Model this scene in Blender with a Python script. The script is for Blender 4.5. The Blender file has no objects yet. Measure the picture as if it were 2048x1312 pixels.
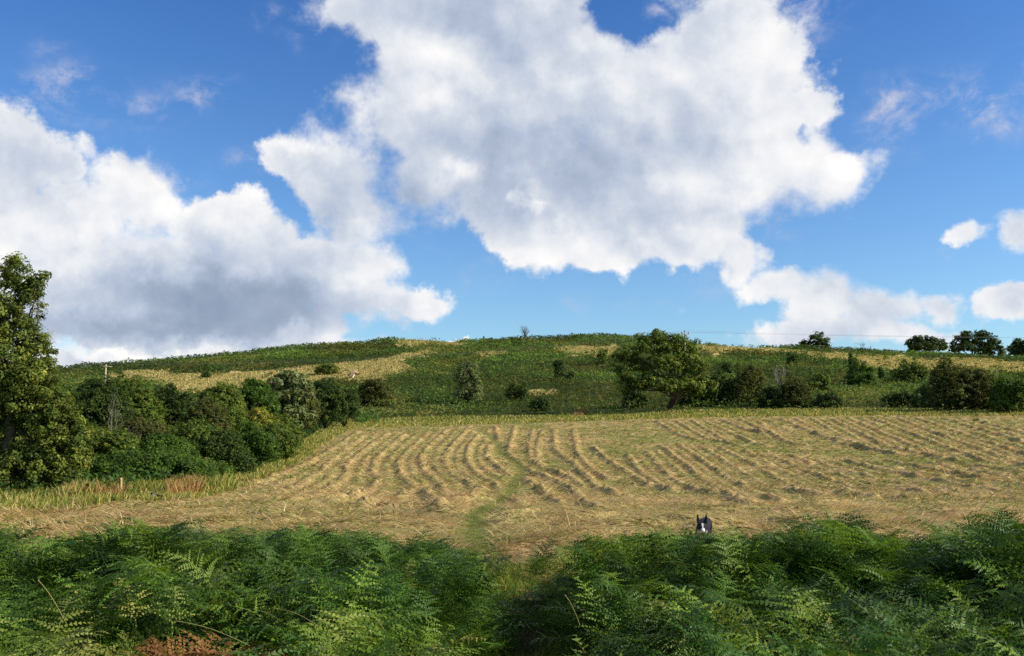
import bpy, math, random
import numpy as np
from math import radians, sin, cos, pi

# ------------------------------------------------------------------ camera, sky, sun
SC = bpy.context.scene
COL = SC.collection
F_PX = 1773.0            # focal length in pixels of the 2048 wide frame
PITCH = math.atan((850 - 656) / F_PX)
EYE = 1.7
cam_data = bpy.data.cameras.new('camera')
cam_data.sensor_width = 36.0
cam_data.lens = 36.0 * F_PX / 2048
cam_data.clip_start = 0.1
cam_data.clip_end = 20000
cam = bpy.data.objects.new('camera', cam_data)
COL.objects.link(cam)
cam.location = (0, 0, EYE)
cam.rotation_euler = (pi / 2 + PITCH, 0, 0)
SC.camera = cam
SC.view_settings.view_transform = 'Standard'
SC.view_settings.look = 'None'
SC.view_settings.exposure = 0.50
SC.view_settings.gamma = 1.0
SC.cycles.max_bounces = 5
SC.cycles.diffuse_bounces = 2
SC.cycles.glossy_bounces = 1
SC.cycles.transmission_bounces = 3
SC.cycles.transparent_max_bounces = 4
SC.render.film_transparent = False
SC.cycles.use_denoising = False

SUN_AZ = radians(101)     # clockwise from +Y (the view direction): the sun stands to the right and a little behind
SUN_EL = radians(31)
sun_dir = np.array([sin(SUN_AZ) * cos(SUN_EL), cos(SUN_AZ) * cos(SUN_EL), sin(SUN_EL)])
sl = bpy.data.lights.new('sun', 'SUN')
sl.energy = 5.0
sl.angle = radians(0.53)
sl.color = (1.0, 0.92, 0.77)
so = bpy.data.objects.new('sun', sl)
COL.objects.link(so)
so.location = (60, -10, 60)
from mathutils import Vector
so.rotation_euler = Vector(sun_dir).to_track_quat('Z', 'Y').to_euler()

CP, SP = cos(PITCH), sin(PITCH)

def ray(px, py):
    """direction (x, y, z) through a photograph pixel, scaled to y = 1"""
    a = (np.asarray(px, float) - 1024) / F_PX
    b = -(np.asarray(py, float) - 656) / F_PX
    y = CP - b * SP
    z = SP + b * CP
    return a / y, z / y

def proj(x, y, z):
    z = z - EYE
    dep = y * CP + z * SP
    up = -y * SP + z * CP
    dep = np.where(dep < 0.05, 0.05, dep)
    return 1024 + F_PX * x / dep, 656 - F_PX * up / dep

def azel(px, py):
    u, s = ray(px, py)
    return math.atan2(u, 1), math.atan2(s, math.hypot(1, u))

world = bpy.data.worlds.new('World')
SC.world = world
world.use_nodes = True
wt = world.node_tree
wt.nodes.clear()

class NT:
    def __init__(s, t): s.t = t
    def n(s, typ, **kw):
        nd = s.t.nodes.new(typ)
        for k, v in kw.items(): setattr(nd, k, v)
        return nd
    def put(s, sock, v):
        if isinstance(v, bpy.types.NodeSocket): s.t.links.new(v, sock)
        elif v is not None: sock.default_value = v
    def m(s, op, a, b=None, c=None, clamp=False):
        nd = s.n('ShaderNodeMath', operation=op); nd.use_clamp = clamp
        for i, v in enumerate((a, b, c)):
            if v is not None: s.put(nd.inputs[i], v)
        return nd.outputs[0]
    def v(s, op, a, b=None, c=None):
        nd = s.n('ShaderNodeVectorMath', operation=op)
        for i, v in enumerate((a, b, c)):
            if v is not None: s.put(nd.inputs[i], v)
        return nd.outputs['Value'] if op in ('DOT_PRODUCT', 'LENGTH') else nd.outputs[0]
    def noise(s, vec, scale, detail=6, rough=0.55, lac=2.0, dist=0.0, color=False):
        nd = s.n('ShaderNodeTexNoise')
        s.put(nd.inputs['Vector'], vec)
        nd.inputs['Scale'].default_value = scale
        nd.inputs['Detail'].default_value = detail
        nd.inputs['Roughness'].default_value = rough
        nd.inputs['Lacunarity'].default_value = lac
        nd.inputs['Distortion'].default_value = dist
        return nd.outputs['Color' if color else 'Fac']
    def mixc(s, f, a, b, blend='MIX'):
        nd = s.n('ShaderNodeMix', data_type='RGBA', blend_type=blend)
        s.put(nd.inputs[0], f); s.put(nd.inputs[6], a); s.put(nd.inputs[7], b)
        return nd.outputs[2]
    def ramp(s, v, lo, hi, smooth=True):
        nd = s.n('ShaderNodeMapRange', interpolation_type='SMOOTHSTEP' if smooth else 'LINEAR')
        s.put(nd.inputs['Value'], v); s.put(nd.inputs['From Min'], lo); s.put(nd.inputs['From Max'], hi)
        return nd.outputs[0]

# cloud masses: centre and half-size (given as photograph pixels, kept as azimuth and elevation on the sky), weight
CLOUDS = [
 # the large cloud in the upper middle
 (1080,150,330,190,1), (880,215,215,150,1), (1010,30,400,110,1), (760,20,180,60,.9), (1300,300,330,180,1), (1430,160,240,170,1),
 (1530,300,190,150,1), (1100,400,330,120,1), (1380,450,170,90,1), (1050,480,190,60,.75), (1230,500,120,50,.8),
 (830,370,110,90,.95), (1090,290,190,110,1), (690,350,130,120,.95), (590,310,85,60,.95), (720,430,130,80,.9), (1700,345,100,62,1), (1620,210,80,60,.9), (1480,40,80,50,.9), (1660,380,90,50,.8),
 (1500,520,75,55,.95), (1555,575,95,42,.9), (1650,600,120,52,1), (1770,620,135,52,1), (1870,605,80,40,.9), (1640,655,180,36,.85), (1790,670,150,34,.85),
 (1548,508,36,30,.85), (1930,470,50,30,1), (2045,470,58,46,1), (2010,612,80,48,1),
 # the bank at the left
 (20,300,95,100,1), (-20,450,150,160,1), (150,290,60,46,.62), (110,330,60,60,.9), (270,385,120,110,1), (250,345,50,62,1), (150,470,140,120,1), (400,440,120,75,1), (500,455,90,80,1),
 (330,640,240,80,1), (540,640,150,60,1), (330,560,290,140,1), (80,620,240,130,1), (600,560,130,100,.95), (700,600,140,80,1), (720,520,95,55,1), (830,600,100,40,.9), (640,500,90,50,.8), (400,680,360,50,1), (620,660,140,50,.95), (913,678,24,10,1),
 (150,740,320,60,1), (560,715,220,40,1), (-230,420,230,300,1), (2260,560,130,90,.8), (-150,60,100,40,.5),
]
HOLES = [(1250,40,60,42,.8), (1200,15,40,20,.5), (430,300,70,60,.35), (1605,262,14,46,.35), (1700,250,60,28,.3), (560,420,40,50,.3), (890,460,70,40,.2), (1600,500,26,26,.4), (1395,560,60,30,.3), (900,520,60,50,.5)]
WISPS = [(150,190,110,42,.9), (395,192,65,28,.8), (15,170,50,24,.6), (110,85,60,24,.35), (300,205,60,22,.4), (1290,45,26,20,.7), (1900,205,120,50,.75), (1790,235,50,62,.85), (2010,215,60,40,.7),
 (1610,25,70,55,.9), (1560,60,60,50,.5), (1140,635,40,22,.35), (960,575,26,32,.3), (1300,607,60,16,.3), (350,330,40,22,.6), (490,330,30,18,.5), (1870,495,34,12,.5), (1440,560,60,30,.3), (620,60,60,30,.35), (1560,420,90,60,.5), (850,455,60,40,.5), (1100,520,120,30,.5), (520,30,40,20,.3)]
# bellies (negative) and sunlit heads (positive) of those clouds
SHADE = [
 (410,580,200,50,-1.25), (300,660,270,34,-.95), (520,640,130,40,-.65), (600,560,50,70,-.3), (1080,340,270,120,-.56), (1230,380,150,80,-.15), (1060,50,300,60,-.5), (1250,60,200,60,-.1),
 (660,390,100,70,-.65), (880,430,130,60,-.4), (460,500,120,34,-.2), (160,560,70,40,-.15), (60,330,80,60,-.28), (1740,660,160,34,-.32), (1320,430,200,60,-.35), (900,300,120,60,-.3),
 (910,150,75,48,.45), (942,350,58,48,.75), (1062,390,12,30,.5), (1500,330,120,90,.3), (300,370,90,70,.35), (100,480,90,60,.3), (480,420,80,40,.25),
 (1730,320,80,50,.2), (1450,120,120,80,.15), (780,570,120,50,.2), (740,205,40,30,.3), (590,275,40,20,.4), (90,545,110,30,.3),
 (575,660,34,26,.6), (150,708,90,14,.5), (300,705,140,10,.45),
]
W = NT(wt)
geo = W.n('ShaderNodeTexCoord').outputs['Generated']
dirv = W.v('NORMALIZE', geo)
sep = W.n('ShaderNodeSeparateXYZ'); W.put(sep.inputs[0], dirv)
az = W.m('ARCTAN2', sep.outputs[0], sep.outputs[1])
el = W.m('ARCSINE', sep.outputs[2])
cmb = W.n('ShaderNodeCombineXYZ'); W.put(cmb.inputs[0], az); W.put(cmb.inputs[1], el)
warp = W.noise(dirv, 11.0, 5, .62, color=True)
wv = W.v('SUBTRACT', warp, (.5, .5, .5))
P = W.v('MULTIPLY_ADD', wv, (.085, .07, 0), cmb.outputs[0])
PS = W.v('MULTIPLY_ADD', wv, (.15, .11, 0), cmb.outputs[0])

def blob(c, pt, grow):
    cx, cy, rx, ry, w = c
    a0, e0 = azel(cx, cy)
    a1, _ = azel(cx + rx * grow, cy)
    _, e1 = azel(cx, cy - ry * grow)
    sa, se = 1 / abs(a1 - a0), 1 / abs(e1 - e0)
    q = W.v('MULTIPLY_ADD', pt, (sa, se, 0), (-a0 * sa, -e0 * se, 0))
    return W.m('POWER', 0.3679, W.v('DOT_PRODUCT', q, q))
def blobs(lst, base, pt, grow=1.0, mode='add'):
    acc = base
    for c in lst:
        g = blob(c, pt, grow)
        if mode == 'add': acc = W.m('MULTIPLY_ADD', g, float(c[4]), acc)
        else: acc = W.m('SMOOTH_MAX', acc, g if c[4] == 1 else W.m('MULTIPLY', g, float(c[4])), .12)
    return acc
# a scatter of clouds over the rest of the sky
elsewhere = W.ramp(W.m('ABSOLUTE', az), .62, .85)
high = W.ramp(el, .47, .62)
else_m = W.m('MAXIMUM', elsewhere, high)
other = W.m('MULTIPLY', W.ramp(W.noise(dirv, 2.3, 3, .55), .50, .64), else_m)
field = blobs(CLOUDS, other, P, 1.0, 'max')
field = blobs([c[:4] + (-c[4],) for c in HOLES], W.m('MULTIPLY', field, 1.12), P)
fb = W.noise(dirv, 13.0, 8, .62)
fine = W.m('SUBTRACT', fb, .5)
# rounded heads: smooth cells seen through a warp
vw = W.v('MULTIPLY_ADD', W.v('SUBTRACT', W.noise(dirv, 30.0, 3, .6, color=True), (.5, .5, .5)), (.035, .035, .035), dirv)
def puffs(vec, scale):
    nd = W.n('ShaderNodeTexVoronoi', feature='F1'); W.put(nd.inputs['Vector'], vec)
    nd.inputs['Scale'].default_value = scale
    nd.inputs['Detail'].default_value = 1.0; nd.inputs['Roughness'].default_value = .5; nd.normalize = True
    return nd.outputs['Distance']
pf = puffs(vw, 17.0)
dens = W.m('MULTIPLY_ADD', fine, 1.4, field)
dens = W.m('MULTIPLY_ADD', W.m('SUBTRACT', pf, .33), -.26, dens)
soft = W.noise(dirv, 4.3, 2, .5)
mask = W.ramp(dens, .34, W.m('MULTIPLY_ADD', W.ramp(soft, .38, .62), .34, .58))
wisp = blobs(WISPS, 0.0, PS)
wn = W.noise(W.v('MULTIPLY', dirv, (1, 1, 1.6)), 17.0, 6, .66, dist=.4)
wmask = W.m('MULTIPLY', W.m('MULTIPLY', wisp, W.ramp(wn, .40, .72)), 1.15, clamp=True)
sh = blobs(SHADE, W.m('MULTIPLY', other, -.35), PS)
# relief: the heads' heights compared with those a little nearer the sun
off = W.v('ADD', vw, (.012, .0, .014))
rel1 = W.m('SUBTRACT', puffs(off, 17.0), pf)
off2 = W.v('ADD', dirv, (.018, .0, .020))
rel2 = W.m('SUBTRACT', fb, W.noise(off2, 13.0, 6, .60))
rel3 = W.m('SUBTRACT', W.noise(dirv, 5.0, 3, .5), W.noise(W.v('ADD', dirv, (.05, 0, .06)), 5.0, 3, .5))
edge = W.m('SUBTRACT', 1.0, W.ramp(dens, .45, 1.0))        # thin rims glow
lit = W.m('MULTIPLY_ADD', rel1, .9, sh)
lit = W.m('MULTIPLY_ADD', rel2, 1.35, lit)
lit = W.m('MULTIPLY_ADD', rel3, 1.6, lit)
lit = W.m('MULTIPLY_ADD', edge, .16, lit)
lit01 = W.m('MULTIPLY_ADD', lit, .5, .71, clamp=True)
cr = W.n('ShaderNodeValToRGB')
W.put(cr.inputs[0], lit01)
el_ = cr.color_ramp.elements
el_[0].position = 0.0; CK = .745
el_[0].color = (.27 * CK, .34 * CK, .46 * CK, 1)
el_[1].position = 1.0; el_[1].color = (1.0 * CK, .975 * CK, .955 * CK, 1)
for pos, c in ((.20, (.34, .41, .53, 1)), (.40, (.45, .52, .65, 1)), (.58, (.60, .65, .74, 1)), (.75, (.78, .80, .84, 1)), (.88, (.90, .895, .90, 1))):
    e = el_.new(pos); e.color = tuple(q * CK for q in c[:3]) + (1,)
sky = W.n('ShaderNodeTexSky', sky_type='NISHITA')
sky.sun_disc = False
sky.sun_elevation = SUN_EL
sky.sun_rotation = SUN_AZ
sky.altitude = 150
sky.air_density = 1.0
sky.dust_density = 0.9
sky.ozone_density = 2.4
SKY_STRENGTH = 0.095
tone = W.mixc(W.ramp(el, .08, .46, False), (.84, 1.10, 1.27, 1), (.40, .76, 1.22, 1))
skyc = W.v('SCALE', W.v('MULTIPLY', sky.outputs[0], tone), None); W.put(skyc.node.inputs['Scale'], SKY_STRENGTH)
skyw = W.mixc(wmask, skyc, (.40, .42, .53, 1))
final = W.mixc(W.m('MULTIPLY', mask, .985), skyw, cr.outputs[0])
bg = W.n('ShaderNodeBackground'); W.put(bg.inputs[0], final); bg.inputs[1].default_value = 1.0
wo = W.n('ShaderNodeOutputWorld'); W.put(wo.inputs[0], bg.outputs[0])
world.cycles.sampling_method = 'MANUAL'
world.cycles.sample_map_resolution = 512

# ------------------------------------------------------------------ helpers
RNG = np.random.default_rng(7)
_T = np.random.default_rng(99).random((256, 256))
def vnoise(x, y):
    xi = np.floor(x).astype(int); yi = np.floor(y).astype(int)
    fx = x - xi; fy = y - yi
    fx = fx * fx * (3 - 2 * fx); fy = fy * fy * (3 - 2 * fy)
    a = _T[xi & 255, yi & 255]; b = _T[(xi + 1) & 255, yi & 255]
    c = _T[xi & 255, (yi + 1) & 255]; d = _T[(xi + 1) & 255, (yi + 1) & 255]
    return (a * (1 - fx) + b * fx) * (1 - fy) + (c * (1 - fx) + d * fx) * fy
def fbm(x, y, scale=1.0, octaves=4, seed=0):
    x = np.asarray(x, float) * scale + seed * 17.3; y = np.asarray(y, float) * scale + seed * 9.1
    s = 0; a = .5; t = 0
    for _ in range(octaves):
        s = s + a * vnoise(x, y); t += a; a *= .5
        x = x * 2.03 + 11.7; y = y * 2.03 + 5.3
    return s / t
def sstep(x, a, b):
    t = np.clip((x - a) / (b - a), 0, 1); return t * t * (3 - 2 * t)
def srgb(*c):
    return tuple(((v / 255) / 12.92 if v <= 10 else (((v / 255) + .055) / 1.055) ** 2.4) for v in c)

def mesh_np(name, V, faces, mat, tint=None, parent=None, smooth=False, kind=None):
    """V (n,3); faces (m,k) with k = 3 or 4; tint (n,3) point colours"""
    me = bpy.data.meshes.new(name)
    V = np.ascontiguousarray(V, dtype=np.float32); faces = np.ascontiguousarray(faces, dtype=np.int32)
    m, k = faces.shape
    me.vertices.add(len(V)); me.vertices.foreach_set('co', V.ravel())
    me.loops.add(m * k); me.loops.foreach_set('vertex_index', faces.ravel())
    me.polygons.add(m)
    me.polygons.foreach_set('loop_start', np.arange(0, m * k, k, dtype=np.int32))
    if smooth: me.polygons.foreach_set('use_smooth', np.ones(m, dtype=bool))
    me.update(calc_edges=True)
    if tint is not None:
        at = me.attributes.new('tint', 'FLOAT_COLOR', 'POINT')
        c = np.ones((len(V), 4), dtype=np.float32); c[:, :3] = tint
        at.data.foreach_set('color', c.ravel())
    me.materials.append(mat)
    o = bpy.data.objects.new(name, me)
    COL.objects.link(o)
    if parent is not None: o.parent = parent
    if kind: o['kind'] = kind
    return o
def thing(name, label, cat, loc, group=None):
    o = bpy.data.objects.new(name, None); COL.objects.link(o)
    o.location = loc; o.empty_display_size = .3
    o['label'] = label; o['category'] = cat
    if group: o['group'] = group
    return o
def tag(o, label, cat, group=None):
    o['label'] = label; o['category'] = cat
    if group: o['group'] = group
    return o

def mat_tint(name, transl=0.0, rough=.7, spec=.2, var=0.0, vscale=3.0, bump=0.0, bscale=20.0):
    m = bpy.data.materials.new(name); m.use_nodes = True
    t = NT(m.node_tree); m.node_tree.nodes.clear()
    at = t.n('ShaderNodeAttribute', attribute_name='tint')
    c = at.outputs['Color']
    obj = t.n('ShaderNodeTexCoord').outputs['Object']
    if var:
        nz = t.noise(obj, vscale, 4, .6)
        f = t.m('MULTIPLY_ADD', nz, 2 * var, 1 - var)
        c = t.v('SCALE', c, None); t.put(c.node.inputs['Scale'], f)
    p = t.n('ShaderNodeBsdfPrincipled')
    t.put(p.inputs['Base Color'], c)
    p.inputs['Roughness'].default_value = rough
    p.inputs['Specular IOR Level'].default_value = spec
    if bump:
        b = t.n('ShaderNodeBump'); b.inputs['Strength'].default_value = bump; b.inputs['Distance'].default_value = .05
        t.put(b.inputs['Height'], t.noise(obj, bscale, 5, .65)); t.put(p.inputs['Normal'], b.outputs[0])
    sh_ = p.outputs[0]
    if transl:
        tr = t.n('ShaderNodeBsdfTranslucent')
        c2 = t.v('MULTIPLY', c, (1.25, 1.2, .55)); t.put(tr.inputs[0], c2)
        mx = t.n('ShaderNodeMixShader'); mx.inputs[0].default_value = transl
        t.put(mx.inputs[1], sh_); t.put(mx.inputs[2], tr.outputs[0]); sh_ = mx.outputs[0]
    o = t.n('ShaderNodeOutputMaterial'); t.put(o.inputs[0], sh_)
    return m
M_LEAF = mat_tint('leaf', .38, .6, .15)
M_FERN = mat_tint('fern', .28, .5, .16)
M_GRASS = mat_tint('dry_grass', .3, .8, .1)
M_BARK = mat_tint('bark', 0, .9, .1, .35, 4.0, .6, 14.0)
M_SOIL = mat_tint('soil', 0, .95, .05, .35, 6.0, .8, 8.0)
M_HIDE = mat_tint('fur', 0, .8, .2, .15, 30.0, .3, 90.0)
M_METAL = mat_tint('dark_metal', 0, .5, .4)

# ------------------------------------------------------------------ the lie of the land
from bisect import bisect
def pchip(xs, ys):
    xs = np.array(xs, float); ys = np.array(ys, float)
    h = np.diff(xs); dl = np.diff(ys) / h
    m = np.zeros(len(xs))
    for i in range(1, len(xs) - 1):
        if dl[i - 1] * dl[i] > 0:
            w1 = 2 * h[i] + h[i - 1]; w2 = h[i] + 2 * h[i - 1]
            m[i] = (w1 + w2) / (w1 / dl[i - 1] + w2 / dl[i])
    m[0] = dl[0]; m[-1] = dl[-1]
    def f(x):
        x = np.clip(np.asarray(x, float), xs[0], xs[-1])
        i = np.clip(np.searchsorted(xs, x) - 1, 0, len(xs) - 2)
        t = (x - xs[i]) / h[i]
        return ((2*t**3 - 3*t**2 + 1) * ys[i] + (t**3 - 2*t**2 + t) * h[i] * m[i]
                + (-2*t**3 + 3*t**2) * ys[i+1] + (t**3 - t**2) * h[i] * m[i+1])
    return f
def z_at(py, r, px=1024):
    u, s = ray(px, py)
    return EYE + s * r / math.hypot(1, u)
EDGE_R = 112.0
base_prof = pchip([0, 2, 4, 6, 9, 12, 15, 20, 28, 40, 55, 75, 95, EDGE_R],
                  [0, -.12, -.40, -.55, -.55, -.42, z_at(1085, 15), z_at(1052, 20), z_at(1015, 28), z_at(975, 40), z_at(930, 55), z_at(888, 75), z_at(858, 95), z_at(838, EDGE_R)])
_CP = [-200, 0, 130, 250, 430, 600, 785, 900, 1050, 1150, 1250, 1400, 1500, 1600, 1700, 1850, 2048, 2300]
_CY = [752, 748, 741, 731, 713, 697, 685, 687, 677, 676, 677, 690, 697, 699, 704, 713, 722, 728]
_CR = [200, 205, 210, 220, 230, 240, 250, 255, 260, 262, 265, 272, 278, 284, 290, 298, 308, 315]
crest_py = lambda px: np.interp(px, _CP, _CY)
crest_r = lambda px: np.interp(px, _CP, _CR)
_EP = [-200, 300, 700, 1024, 1300, 1600, 2048, 2300]
_EY = [852, 850, 845, 838, 829, 825, 823, 822]
edge_py = lambda px: np.interp(px, _EP, _EY)

def ground0(x, y):
    x = np.asarray(x, float); y = np.asarray(y, float)
    r = np.hypot(x, y)
    a = np.arctan2(x, y)
    ac = np.clip(a, -radians(36), radians(36))
    px = 1024 + F_PX * np.tan(ac)
    k = np.cos(ac)
    zb = base_prof(np.minimum(r, EDGE_R))
    # height of the field's far edge by direction
    ze = EYE + (850 - edge_py(px)) / F_PX * EDGE_R * k
    ze0 = EYE + (850 - 838) / F_PX * EDGE_R
    zb = zb + (ze - ze0) * sstep(r, 45, EDGE_R)
    rc = crest_r(px)
    t = np.clip((r - EDGE_R) / (rc - EDGE_R), 0, None)
    t1 = np.clip(t, 0, 1)
    g = 1 - (1 - t1) ** 1.55
    pyv = edge_py(px) + (crest_py(px) - edge_py(px)) * g
    zh = EYE + (850 - pyv) / F_PX * r * k
    zc = EYE + (850 - crest_py(px)) / F_PX * rc * k
    beyond = np.maximum(r - rc, 0)
    zh = np.where(r > rc, zc - beyond * .035 - np.minimum(beyond, 60) ** 2 * .0006, zh)
    zh = np.maximum(zh, -40)
    z = np.where(r > EDGE_R, zh, zb)
    w = 1 - sstep(np.abs(a), radians(80), radians(140))
    return z * w + (1 - w) * np.minimum(0, -(r - 3).clip(0) * .01)

def hit(px, py, lo=3.0, hi=330.0, gfn=None):
    """ground point seen at a photograph pixel"""
    gfn = gfn or ground0
    u, s = ray(px, py)
    yy = np.exp(np.linspace(np.log(lo), np.log(hi), 1400))
    zz = EYE + s * yy
    gz = gfn(u * yy, yy)
    below = np.nonzero(zz < gz)[0]
    i = below[0] if len(below) else len(yy) - 1
    y = yy[i]
    return float(u * y), float(y), float(gfn(np.array([u * y]), np.array([y]))[0])
def inpoly(px, py, poly):
    ins = np.zeros(np.shape(px), bool)
    n = len(poly)
    for i in range(n):
        x0, y0 = poly[i]; x1, y1 = poly[(i + 1) % n]
        c = ((y0 > py) != (y1 > py)) & (px < (x1 - x0) * (py - y0) / ((y1 - y0) or 1e-9) + x0)
        ins ^= c
    return ins

# rows of cut grass, traced on the photograph and laid on the ground
_Z1 = lambda L: [(600 + a / 2.56, 780 + b / 2.56) for a, b in L]
_Z2 = lambda L: [(1248 + a / 2.56, 780 + b / 2.56) for a, b in L]
ROWS = [_Z1(r) for r in (
 [(300,215),(180,300),(60,370),(-40,415),(-180,470)], [(330,240),(240,300),(150,380),(90,440),(0,500),(-110,540)], [(450,225),(330,310),(240,390),(235,450),(150,520),(40,560)],
 [(540,230),(450,300),(380,370),(372,430),(405,470),(350,525),(240,570)], [(660,220),(560,310),(500,380),(520,450),(580,500),(550,540)],
 [(760,200),(650,300),(615,360),(640,430),(720,490),(735,545)], [(870,190),(780,290),(735,350),(760,430),(850,480),(915,520),(870,565)],
 [(930,215),(870,290),(850,360),(900,430),(980,480),(1020,500)], [(1000,190),(1015,250),(965,300),(955,350),(1010,400),(1080,440)],
 [(1100,190),(1080,270),(1065,330),(1130,380),(1200,430),(1290,465)], [(1190,210),(1175,300),(1180,350),(1240,400)], [(1245,210),(1222,260),(1215,340)],
 [(1300,205),(1305,310),(1345,345)], [(1150,460),(1230,510),(1280,560)], [(1320,470),(1400,530),(1470,590)], [(1460,430),(1500,490),(1600,540)],
 [(1400,210),(1420,330),(1480,400),(1520,440)])]
ROWS += [_Z2(r) for r in (
 [(170,165),(300,240)], [(270,162),(420,250)], [(350,160),(530,272)], [(410,160),(660,275)], [(500,155),(640,210)], [(600,155),(850,275)], [(690,165),(790,250)],
 [(800,150),(1050,255)], [(880,150),(1110,275),(1400,335)], [(960,148),(1210,300),(1420,335)], [(1050,145),(1350,290),(1640,360)], [(1150,145),(1480,290),(1740,380)], [(1270,142),(1560,260),(1850,370)],
 [(1400,145),(1700,260),(2048,390)], [(1500,145),(1800,250),(2048,330),(2200,370)], [(1650,150),(2048,270),(2250,330)], [(1800,155),(2048,225),(2300,300)],
 [(20,340),(80,420),(180,500)], [(120,320),(250,470),(370,525)], [(190,290),(330,400),(480,520),(600,580)], [(280,280),(450,400),(600,500),(740,565)],
 [(390,290),(560,400),(720,500),(950,545)], [(490,300),(650,380),(830,490),(960,530),(1100,545)], [(620,310),(760,400),(950,490),(1200,550)],
 [(740,330),(900,410),(1100,490),(1400,560)], [(850,340),(1050,430),(1300,500),(1600,545)], [(950,360),(1200,440),(1500,510),(1900,560),(2200,590)],
 [(1120,365),(1400,430),(1700,490),(2048,540),(2250,560)], [(1350,370),(1600,415),(1850,465),(2048,495),(2300,520)], [(1550,380),(1800,425),(2048,462),(2300,490)], [(1700,380),(2048,425),(2300,450)])]
PATH_PX = _Z1([(905,205),(975,235),(1015,290),(1030,330),(1100,370),(1135,400),(1120,440),(1090,490),(1060,540),(1010,580),(950,605),(905,650),(890,700),(900,760),(925,819)]) + [(1000,1120),(1062,1160),(1075,1210),(1060,1260),(1040,1312)]
STRIP_PX = _Z2([(-60,235),(200,245),(350,262),(500,275),(700,300),(900,318),(1150,330),(1400,345),(1650,372),(1900,392)])
def lay(poly, n=14):
    out = []
    for (a, b), (c, d) in zip(poly[:-1], poly[1:]):
        for k in range(n):
            t = k / n
            h = hit(a + (c - a) * t, b + (d - b) * t)
            out.append(h[:2])
    out.append(hit(*poly[-1])[:2])
    return np.array(out)
def dist_lines(x, y, lines, maxd=3.0):
    """signed distance to the nearest of several polylines, on a coarse grid looked up by bilinear interpolation"""
    gx0, gx1, gy0, gy1, st = -80, 80, 6, 125, .16
    nx = int((gx1 - gx0) / st) + 1; ny = int((gy1 - gy0) / st) + 1
    D = np.full((nx, ny), maxd, np.float32); 
    for L in lines:
        for (ax, ay), (bx, by) in zip(L[:-1], L[1:]):
            i0 = max(int((min(ax, bx) - maxd - gx0) / st), 0); i1 = min(int((max(ax, bx) + maxd - gx0) / st) + 2, nx)
            j0 = max(int((min(ay, by) - maxd - gy0) / st), 0); j1 = min(int((max(ay, by) + maxd - gy0) / st) + 2, ny)
            if i1 <= i0 or j1 <= j0: continue
            X = gx0 + np.arange(i0, i1)[:, None] * st; Y = gy0 + np.arange(j0, j1)[None, :] * st
            dx, dy = bx - ax, by - ay; L2 = dx * dx + dy * dy + 1e-9
            t = np.clip(((X - ax) * dx + (Y - ay) * dy) / L2, 0, 1)
            d = np.hypot(X - ax - t * dx, Y - ay - t * dy).astype(np.float32)
            sub = D[i0:i1, j0:j1]; np.minimum(sub, d, out=sub)
    def f(x, y):
        u = np.clip((np.asarray(x) - gx0) / st, 0, nx - 1.001); v = np.clip((np.asarray(y) - gy0) / st, 0, ny - 1.001)
        i = u.astype(int); j = v.astype(int); fu = u - i; fv = v - j
        return (D[i, j] * (1 - fu) + D[i + 1, j] * fu) * (1 - fv) + (D[i, j + 1] * (1 - fu) + D[i + 1, j + 1] * fu) * fv
    return f
def between(A, B, t=.5, n=7):
    def rs(L):
        L = np.array(L, float); s = np.concatenate([[0], np.cumsum(np.hypot(*np.diff(L, axis=0).T))]); q = np.linspace(0, s[-1], n)
        return np.stack([np.interp(q, s, L[:, 0]), np.interp(q, s, L[:, 1])], 1)
    a, b = rs(A), rs(B); return [tuple(p) for p in a + (b - a) * t]
def stretch(L, k0=14, k1=26):
    L = [tuple(map(float, p)) for p in L]
    (a, b), (c, d) = L[-2], L[-1]; q = math.hypot(c - a, d - b)
    L.append((c + (c - a) / q * k1 * 1.3, min(d + (d - b) / q * k1 * .5, 1035)))
    return L
ROWS2 = [between(ROWS[i], ROWS[i + 1]) for i in list(range(0, 8)) + list(range(17, 33)) + list(range(34, 47))]
ROWS = [stretch(r) for r in ROWS]
ROWS += [_Z1(r) for r in ([(1180,360),(1260,410),(1370,450),(1440,500)], [(1345,345),(1400,380),(1450,440)], [(1500,300),(1600,380),(1700,440),(1790,500)], [(1010,500),(1080,560),(1130,590)], [(640,540),(700,590),(720,640)], [(430,560),(330,610)], [(830,560),(760,610)])]
row_pts = [lay(r) for r in ROWS]
D_ROW = dist_lines(None, None, row_pts)
D_ROW2 = dist_lines(None, None, [lay(r) for r in ROWS2])
path_pts = lay(PATH_PX, 8)
D_PATH = dist_lines(None, None, [path_pts])
D_STRIP = dist_lines(None, None, [lay(STRIP_PX, 8)], 4.0)

# outline of the mown field, in photograph pixels of its ground points
FIELD_PX = [(-400,1034),(-60,1016),(60,1008),(200,1003),(300,1000),(380,990),(450,968),(520,945),(590,905),(640,870),(690,850),(760,846),(1024,840),(1300,831),(1600,827),(2048,826),(2500,826),
            (2700,1400),(1130,1200),(1110,1112),(990,1112),(940,1200),(-700,1400)]
def gpix(x, y):
    return proj(x, y, ground0(x, y))

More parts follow.
